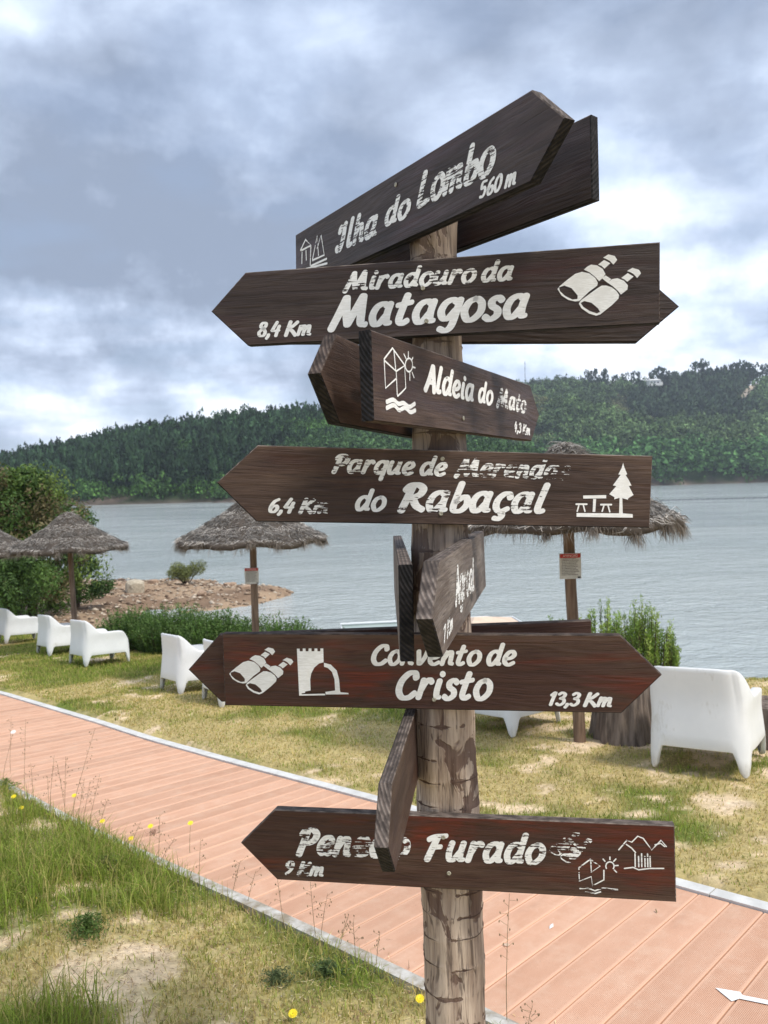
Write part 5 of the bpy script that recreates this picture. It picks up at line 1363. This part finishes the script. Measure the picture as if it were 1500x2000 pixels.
# ------------------------------------------------------------------ armchairs
def chair_mesh():
    n_ = 128; hw0, hd0 = .350, .405
    TH_ = [2 * math.pi * i / n_ for i in range(n_)]
    def loop(hw, hd, e=.36):
        P = []
        for a in TH_:
            c, s = math.cos(a), math.sin(a)
            P.append((hw * math.copysign(abs(c) ** e, c), hd * math.copysign(abs(s) ** e, s)))
        return P
    base = loop(hw0, hd0)
    # re-space evenly by arc length
    B_ = np.array(base + [base[0]]); dd = np.r_[0, np.cumsum(np.linalg.norm(np.diff(B_, axis=0), axis=1))]
    tt = np.linspace(0, dd[-1], n_, endpoint=False); base = np.stack([np.interp(tt, dd, B_[:, 0]), np.interp(tt, dd, B_[:, 1])], 1)
    sx, sy = base[:, 0] / hw0, base[:, 1] / hd0       # -1..1, +y is the front
    arm, seat, back = .515, .36, .715
    tz = np.full(n_, arm)
    for i in range(n_):
        y_ = sy[i]; x_ = abs(sx[i])
        if y_ < -.2:                                   # rise to the backrest
            t_ = sstep(np.array(-y_), .30, .93)
            tz[i] = arm + (back - arm) * float(t_)
            if y_ < -.95: tz[i] = back - .05 * float(sstep(np.array(x_), .62, 1.0)) 
        if y_ > .45: tz[i] = arm - (arm - seat) * float(sstep(np.array((y_ - .45) / .55), .25, 1.0)) if x_ > .80 else seat
        if y_ > .97 and x_ < .86: tz[i] = seat
    for _ in range(3): tz = (np.roll(tz, 1) + 2 * tz + np.roll(tz, -1)) / 4
    # distance along the loop to the nearest corner
    cor = np.minimum(np.abs(np.abs(sx) - 1) * hw0, 9) * 0
    dcor = np.zeros(n_)
    for i in range(n_):
        best = 9
        for cx, cy in ((1, 1), (1, -1), (-1, 1), (-1, -1)):
            best = min(best, max(abs(base[i, 0] - cx * hw0), abs(base[i, 1] - cy * hd0)))
        dcor[i] = best
    def under(i): return .165 * float(sstep(np.array(dcor[i]), .055, .120))
    V_ = []; rows_ = []
    nrm = np.stack([np.roll(base[:, 1], -1) - np.roll(base[:, 1], 1), -(np.roll(base[:, 0], -1) - np.roll(base[:, 0], 1))], 1); nrm /= np.linalg.norm(nrm, axis=1)[:, None]
    if (nrm * base).sum() < 0: nrm = -nrm
    def place(i, z_, off):
        taper = 1.0 - .085 * sstep(np.array(z_), .0, .62) + .0
        x_, y_ = base[i] * taper
        fl = .018 * float(sstep(np.array(z_), .36, .53)) * (1 if sy[i] > -.9 else 0)
        if z_ > .50: y_ -= .10 * (z_ - .50) * 1.3; x_ *= 1 - .35 * (z_ - .50)
        x_ += nrm[i, 0] * (off + fl); y_ += nrm[i, 1] * (off + fl)
        return (x_, y_, z_)
    def add_row(f):
        rows_.append(len(V_)); 
        for i in range(n_): V_.append(f(i))
    add_row(lambda i: place(i, under(i) + .02, -.034))
    add_row(lambda i: place(i, under(i), -.026))
    add_row(lambda i: place(i, under(i), -.003))
    add_row(lambda i: place(i, under(i) + .006, 0))
    for q in (.15, .3, .45, .6, .75, .88, .96):
        add_row(lambda i, q=q: place(i, under(i) + .006 + (tz[i] - .012 - under(i) - .006) * q, 0))
    add_row(lambda i: place(i, tz[i] - .010, -.001)); add_row(lambda i: place(i, tz[i] - .003, -.006)); add_row(lambda i: place(i, tz[i], -.014))
    def w_in(i): return .030 if (sy[i] < -.80) else .066
    WI = np.array([w_in(i) for i in range(n_)])
    for _ in range(4): WI = (np.roll(WI, 1) + 2 * WI + np.roll(WI, -1)) / 4
    add_row(lambda i: place(i, tz[i], -WI[i] + .010)); add_row(lambda i: place(i, tz[i] - .006, -WI[i] + .002)); add_row(lambda i: place(i, max(min(tz[i] - .02, tz[i]), .34), -WI[i] - .002))
    add_row(lambda i: place(i, (tz[i] - .02) * .5 + .35 * .5 if tz[i] > .37 else .352, -WI[i] - .008))
    add_row(lambda i: (base[i, 0] * .80, base[i, 1] * .80, .345)); add_row(lambda i: (base[i, 0] * .4, base[i, 1] * .4, .325))
    F_ = []
    for a, b_ in zip(rows_[:-1], rows_[1:]):
        for i in range(n_): j = (i + 1) % n_; F_.append((a + i, a + j, b_ + j, b_ + i))
    c = len(V_); V_.append((0, 0, .32)); a = rows_[-1]
    for i in range(n_): F_.append((a + i, a + (i + 1) % n_, c))
    me = bpy.data.meshes.new('armchair'); me.from_pydata([tuple(map(float, v)) for v in V_], [], F_); me.update()
    me.materials.append(M['plastic']); me.polygons.foreach_set('use_smooth', np.ones(len(me.polygons), dtype=bool))
    return me
CM = chair_mesh()
def chair(x_, y_, heading, label, s=1.0):
    o = bpy.data.objects.new('armchair', CM); link(o)
    z_ = -SL * y_
    o.location = (x_, y_, z_ + .012); hd = RAD(heading)
    # heading clockwise from away; sits on the slope
    q = Matrix.Rotation(-math.atan(SL), 4, 'X') @ Matrix.Rotation(-hd, 4, 'Z')
    o.rotation_euler = q.to_euler(); o.scale = (s, s, s)
    tag(o, label, 'armchair', 'white plastic armchairs on the lawn')
chair(2.43, 5.86, 34, 'large white plastic armchair seen from behind at the right, beside the stump', 1.05)
chair(1.13, 7.20, 47, 'white plastic armchair mostly hidden behind the Convento board, one leg showing beneath it')
chair(-2.40, 9.72, 52, 'white plastic armchair just left of the Convento board tip, its tall back to the viewer')
chair(-1.68, 8.85, 58, 'white plastic armchair behind the left tip of the Convento board, partly hidden')
chair(-4.66, 12.50, 45, 'white plastic armchair with its whole side in view, in front of the hedge end')
chair(-5.84, 13.95, 47, 'white plastic armchair half hidden behind the one in front of the hedge end')
chair(-7.72, 16.3, 50, 'farthest left white plastic armchair, cut by the left edge')
# ------------------------------------------------------------------ stumps
def stump(x_, y_, r0, r1, h_, label, seed):
    z_ = gz(x_, y_); r = np.random.default_rng(seed); n_ = 48; V_ = []; rows_ = 14
    ph = r.uniform(0, 6.28, 6)
    for i in range(rows_ + 1):
        t_ = i / rows_; R_ = r0 + (r1 - r0) * t_ ** .8
        for j in range(n_):
            a = 2 * math.pi * j / n_
            q = R_ * (1 + .07 * math.sin(3 * a + ph[0]) + .05 * math.sin(5 * a + ph[1]) + .035 * math.sin(11 * a + ph[2]) * (1 - .3 * t_) + .02 * math.sin(21 * a + ph[3]) + .03 * (1 - t_) ** 3 * math.sin(7 * a))
            V_.append((q * math.cos(a), q * math.sin(a), -.06 + (h_ + .06) * t_))
    F_ = [(i * n_ + j, i * n_ + (j + 1) % n_, (i + 1) * n_ + (j + 1) % n_, (i + 1) * n_ + j) for i in range(rows_) for j in range(n_)]
    V_.append((0, 0, h_ + .01)); F_ += [(rows_ * n_ + j, rows_ * n_ + (j + 1) % n_, len(V_) - 1) for j in range(n_)]
    o = mesh_obj('tree_stump', V_, F_, M['stump']); o.location = (x_, y_, z_); tag(o, label, 'stump')
stump(2.02, 6.62, .29, .21, .50, 'weathered grey tree stump between the parasol pole and the white armchair', 3)
stump(3.06, 6.3, .17, .14, .34, 'small dark stump peeping out right of the large white armchair', 4)
v_, f_ = tube([(3.7, 7.95, gz(3.7, 7.95) + .04), (5.2, 7.9, gz(5.2, 7.9) + .04)], [.05, .05], 10)
tag(mesh_obj('edging_log', v_, f_, M['stump'], smooth=True), 'round timber edging log on the lawn rim at the right edge', 'log')

# ------------------------------------------------------------------ shrubs, trees near
def leaf_cloud(n_, cen, rad, size, col, seed, up=0.0, flat=.4, shell=.55):
    r = np.random.default_rng(seed); k_ = r.integers(0, len(cen), n_) 
    d = r.normal(size=(n_, 3)); d /= np.linalg.norm(d, axis=1)[:, None]
    q = r.uniform(shell, 1.06, n_)
    p = cen[k_] + d * rad[k_][:, None] * q[:, None]
    n = d + r.normal(size=(n_, 3)) * .6; n /= np.linalg.norm(n, axis=1)[:, None]
    u = np.cross(n, r.normal(size=(n_, 3))); u[:, 2] += up; u /= np.linalg.norm(u, axis=1)[:, None]; v = np.cross(n, u); v /= np.linalg.norm(v, axis=1)[:, None] + 1e-9
    s = size * r.uniform(.6, 1.5, n_)[:, None]
    V_ = np.stack([p - u * s, p + v * s * flat, p + u * s, p - v * s * flat], 1).reshape(-1, 3)
    c = col[k_] * r.uniform(.6, 1.45, (n_, 1))
    return V_, np.arange(4 * n_).reshape(-1, 4), np.repeat(c, 4, 0)
def broad_tree(x_, y_, z_, hgt, wid, nb, nl, size, cols, label, seed, name='broadleaf_tree', lowskirt=.12):
    r = np.random.default_rng(seed)
    root = empty(name, (x_, y_, z_)); tag(root, label, 'tree')
    a = r.uniform(0, 6.28, nb); q = np.sqrt(r.random(nb)); hh = r.uniform(lowskirt, .95, nb)
    env = np.sin(np.clip(hh * 1.15, .05, 1.05) * math.pi) ** .6
    cen = np.stack([np.cos(a) * q * wid * .42 * env, np.sin(a) * q * wid * .42 * env, hh * hgt], 1); rad = wid * r.uniform(.085, .17, nb)
    cc = np.array(cols)[r.choice(len(cols), nb)] * r.uniform(.75, 1.25, (nb, 1))
    V_, F_, C_ = leaf_cloud(nl, cen, rad, size, cc, seed)
    mesh_obj('crown', V_, F_, M['leaf'], root, cols=C_)
    parts = [tube([(0, 0, -.2), (.05, 0, hgt * .25), (.0, .05, hgt * .6)], [wid * .035, wid * .028, wid * .015], 8)]
    for i in range(9):
        e = cen[r.integers(0, nb)]; parts.append(tube([(0.03, 0, hgt * r.uniform(.08, .35)), tuple(e * .55 + np.array([0, 0, .1])), tuple(e)], [wid * .016, wid * .010, wid * .004], 6))
    v_, f_ = join(parts); mesh_obj('trunk', v_, f_, M['bark'], root, smooth=True)
    return root
tx = lambda px, py, d: px_ray(px, py, d)
LC = [(.100, .160, .034), (.075, .130, .028), (.130, .185, .040), (.12, .10, .045), (.055, .10, .024)]
p = tx(62, 1190, 22); broad_tree(p.x, 22, gz(p.x, 22) - .1, 4.5, 4.3, 95, 30000, .06, LC, 'large leafy tree with reddish tinged clumps behind the left parasols', 3, lowskirt=.10)
p = tx(-40, 1190, 21); broad_tree(p.x, 21, gz(p.x, 21) - .1, 4.9, 3.6, 60, 15000, .06, [LC[0], LC[1], LC[3]], 'leafy tree cut by the left edge behind the parasols', 8)
p = tx(150, 1170, 24); broad_tree(p.x, 24, gz(p.x, 24) - .1, 2.3, 2.3, 34, 9000, .045, [LC[4], (.045, .09, .025)], 'low dark green bush tree under the left parasol eave', 12, lowskirt=.2)
p = tx(20, 1185, 19.5); broad_tree(p.x, 19.5, gz(p.x, 19.5) - .1, 2.2, 2.6, 34, 8000, .045, [LC[4], LC[1]], 'dark shaded bush at the left edge under the parasols', 13, lowskirt=.2)

def rosemary(x_, y_, wid, hgt, n_, cols, label, seed, name='rosemary_shrub', spike=1.0, dep=None, group=None):
    """many upright leafy twigs"""
    r = np.random.default_rng(seed); z_ = gz(x_, y_); dep = dep or wid * .6
    V_, C_ = [], []
    a = r.uniform(0, 6.28, n_); q = np.sqrt(r.random(n_)); bx = np.cos(a) * q * wid / 2; by = np.sin(a) * q * dep / 2
    H_ = hgt * (1 - .55 * q ** 2) * r.uniform(.65, 1.15, n_)
    lean_ = np.stack([np.cos(a) * q * .55 + r.normal(size=n_) * .18, np.sin(a) * q * .45 + r.normal(size=n_) * .18], 1) * max(.12, 1.35 - spike)
    m_ = 26 if spike < 1 else 150
    t_ = r.uniform(.12, 1.0, (n_, m_))
    P = np.stack([bx[:, None] * .85 + lean_[:, :1] * H_[:, None] * t_ ** 1.4, by[:, None] * .75 + lean_[:, 1:] * H_[:, None] * t_ ** 1.4, H_[:, None] * t_], -1).reshape(-1, 3)
    N_ = len(P)
    if spike >= 1: P = P + r.normal(size=P.shape) * .012
    d = r.normal(size=(N_, 3)) * (.8, .8, .5); d[:, 2] += .9 * spike; d /= np.linalg.norm(d, axis=1)[:, None]
    u = np.cross(d, r.normal(size=(N_, 3))); u /= np.linalg.norm(u, axis=1)[:, None]
    L_ = (.052 if spike < 1 else .034) * r.uniform(.6, 1.4, (N_, 1)); w_ = .0085 if spike < 1 else .006
    V_ = np.stack([P - u * w_, P + u * w_, P + d * L_], 1).reshape(-1, 3)
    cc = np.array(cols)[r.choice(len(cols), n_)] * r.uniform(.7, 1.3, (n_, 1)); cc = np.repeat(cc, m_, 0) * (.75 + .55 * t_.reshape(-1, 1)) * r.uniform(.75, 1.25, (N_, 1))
    root = empty(name, (x_, y_, z_)); tag(root, label, 'shrub', group)
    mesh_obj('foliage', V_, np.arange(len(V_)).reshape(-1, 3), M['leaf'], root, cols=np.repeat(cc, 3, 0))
    parts = []
    for i in range(0, n_, max(1, n_ // (40 if spike < 1 else 130))):
        parts.append(tube([(bx[i] * .4, by[i] * .4, -.05), (bx[i] * .75 + lean_[i, 0] * H_[i] * .25, by[i] * .75 + lean_[i, 1] * H_[i] * .25, H_[i] * .45), (bx[i] * .75 + lean_[i, 0] * H_[i] * .8, by[i] * .75 + lean_[i, 1] * H_[i] * .8, H_[i] * .9)], [.012, .007, .003], 4))
    v_, f_ = join(parts); mesh_obj('stems', v_, f_, M['bark'], root)
    return root
HG = [(.060, .115, .024), (.080, .140, .032), (.105, .160, .050)]
for i, (px, wid, hgt, dd, lb) in enumerate([(262, 1.25, .85, 14.4, 'dark green rosemary shrub at the left end of the hedge'), (345, 1.4, .98, 13.9, 'dark green rosemary shrub second from the left end of the hedge'), (425, 1.3, .88, 13.5, 'dark green rosemary shrub in the hedge just left of the parasol pole'),
                                        (540, 1.5, .90, 13.2, 'dark green rosemary shrub in the hedge right of the parasol pole'), (610, .9, .62, 13.0, 'small rosemary shrub at the right end of the hedge above the board')]):
    p = px_ray(px, 1250, dd); rosemary(p.x, dd, wid * 1.15, hgt * .84, 1000, HG, lb, 40 + i, group='dark rosemary hedge shrubs', spike=.75, dep=1.1)
for i, (px, wid, hgt, dd, lb) in enumerate([(1175, .70, .88, 9.0, 'bright green upright rosemary shrub behind the parasol pole'), (1255, .85, .90, 8.9, 'bright green upright rosemary shrub right of the parasol, above the board tip'), (1085, .55, .70, 9.6, 'light green twiggy shrub left of the parasol pole, mostly behind boards')]):
    p = px_ray(px, 1300, dd); rosemary(p.x, dd, wid * 1.1, hgt * 1.12, 130, [(.20, .29, .055), (.24, .31, .075), (.12, .19, .04)], lb, 60 + i, spike=1.25)
for i, (px, wid, hgt, dd) in enumerate([(700, .8, .62, 12.6), (765, .7, .66, 12.3), (1030, .35, .85, 11.2)]):
    p = px_ray(px, 1270, dd); rosemary(p.x, dd, wid, hgt, 60, [(.15, .25, .045), (.125, .19, .045)], ['sparse green shrub tips left of the post above the Convento board', 'green shrub tips right beside the post above the Convento board', 'two thin green sprigs rising over the board against the water'][i], 70 + i, spike=1.2, name='young_shrub')
# bush on the spit
p = px_ray(365, 1150, 31.5)
r = np.random.default_rng(5)
root = empty('spit_bush', (p.x, 31.5, gz(p.x, 31.5))); tag(root, 'rounded yellow green bush standing alone on the stony spit', 'bush')
cen = np.stack([r.normal(size=16) * .33, r.normal(size=16) * .3, r.uniform(.35, .85, 16)], 1)
V_, F_, C_ = leaf_cloud(4200, cen, np.full(16, .26), .035, np.array([(.16, .18, .06)] * 16) * r.uniform(.7, 1.2, (16, 1)), 5)
mesh_obj('crown', V_, F_, M['leaf'], root, cols=C_)
v_, f_ = join([tube([(0, 0, -.1), tuple(c_ * .5), tuple(c_)], [.02, .014, .006], 5) for c_ in cen]); mesh_obj('stems', v_, f_, M['bark'], root)
# squared block on the spit and a few large stones
def rock(x_, y_, s, label, seed, mat=M['stone'], c=(.42, .36, .27), name='boulder', group=None):
    r = np.random.default_rng(seed); bm = bmesh.new(); bmesh.ops.create_icosphere(bm, subdivisions=2, radius=1)
    for v in bm.verts:
        q = v.co; k_ = 1 + .22 * math.sin(3 * q.x + seed) * math.cos(4 * q.y + seed * 2) + r.normal() * .05
        v.co = Vector((max(-.8, min(.8, q.x * k_)) * s[0], max(-.8, min(.8, q.y * k_)) * s[1], max(-.8, min(.75, q.z * k_)) * s[2]))
    me = bpy.data.meshes.new(name); bm.to_mesh(me); bm.free(); me.materials.append(mat)
    a = me.color_attributes.new('Col', 'FLOAT_COLOR', 'POINT'); a.data.foreach_set('color', np.tile(np.array([*c, 1.0], dtype=np.float32), len(me.vertices)))
    o = bpy.data.objects.new(name, me); link(o); o.location = (x_, y_, gz(x_, y_) + s[2] * .4); o.rotation_euler = (0, 0, seed); tag(o, label, 'boulder', group)
p = px_ray(264, 1165, 29); rock(p.x, 29, (.55, .4, .42), 'pale squared boulder on the stony shore left of the spit bush', 2)
RKX = [395, 300, 450, 210, 330, 480, 228]; STR = list(np.argsort(np.argsort(RKX)))
for i, (px, py, dd) in enumerate([(395, 1178, 28), (300, 1150, 32), (450, 1158, 31), (210, 1180, 27), (330, 1195, 26.5), (480, 1172, 29.5), (228, 1150, 31)]):
    p = px_ray(px, py, dd); rock(p.x, dd, (.22 + .05 * (i % 3), .2, .14), ('%s from the left of the small brown boulders on the stony spit' % ORD[STR[i]]), 5 + i, c=(.34, .24, .17), group='small boulders on the spit')

# ------------------------------------------------------------------ moored boat, mostly behind the boards
bp = px_ray(842, 1215, 21.2)
root = empty('moored_boat', (bp.x, 21.2, WZ), RAD(6)); tag(root, 'flat pale boat moored behind the boards, white gunwale left, beige cover right of post', 'boat')
L_ = 2.45; out_ = [(-L_, -.7), (L_ * .7, -.8), (L_, -.6), (L_, .6), (L_ * .7, .8), (-L_, .7)]
n_ = len(out_); V_ = [(a * .94, b_ * .8, -.12) for a, b_ in out_] + [(a, b_, .17) for a, b_ in out_]
F_ = [(i, (i + 1) % n_, n_ + (i + 1) % n_, n_ + i) for i in range(n_)] + [tuple(range(n_))[::-1]]
mesh_obj('hull', V_, F_, M['hullgreen'], root)
rim = [(a, b_, .18) for a, b_ in out_] + [(out_[0][0], out_[0][1], .18)]
v_, f_ = tube(rim, [.035] * len(rim), 8); mesh_obj('gunwale', v_, f_, M['hull'], root)
mesh_obj('deck', [(a * .96, b_ * .94, .12) for a, b_ in out_], [tuple(range(n_))], M['hullgreen'], root)
mesh_obj('bow_cover', [(.9, -.78, .19), (2.4, -.56, .19), (2.4, .56, .19), (.9, .78, .19), (1.2, -.1, .36), (1.5, -.1, .36)], [(0, 1, 5, 4), (1, 2, 5), (2, 3, 4, 5), (3, 0, 4)], M['beige'], root)

# ------------------------------------------------------------------ thin lake haze
hz_m = bpy.data.materials.new('lake_haze'); hz_m.use_nodes = True; t = NT(hz_m.node_tree); t.n.clear()
pv = t.node('ShaderNodeVolumePrincipled'); pv.inputs['Color'].default_value = (.78, .86, .97, 1); pv.inputs['Density'].default_value = .00026; pv.inputs['Anisotropy'].default_value = .2
t.l.new(pv.outputs[0], t.node('ShaderNodeOutputMaterial').inputs['Volume'])
hzb = mesh_obj('haze', box_v(0, 0, 100, 5400, 5400, 209.5), BF, hz_m); tag(hzb, kind='stuff')
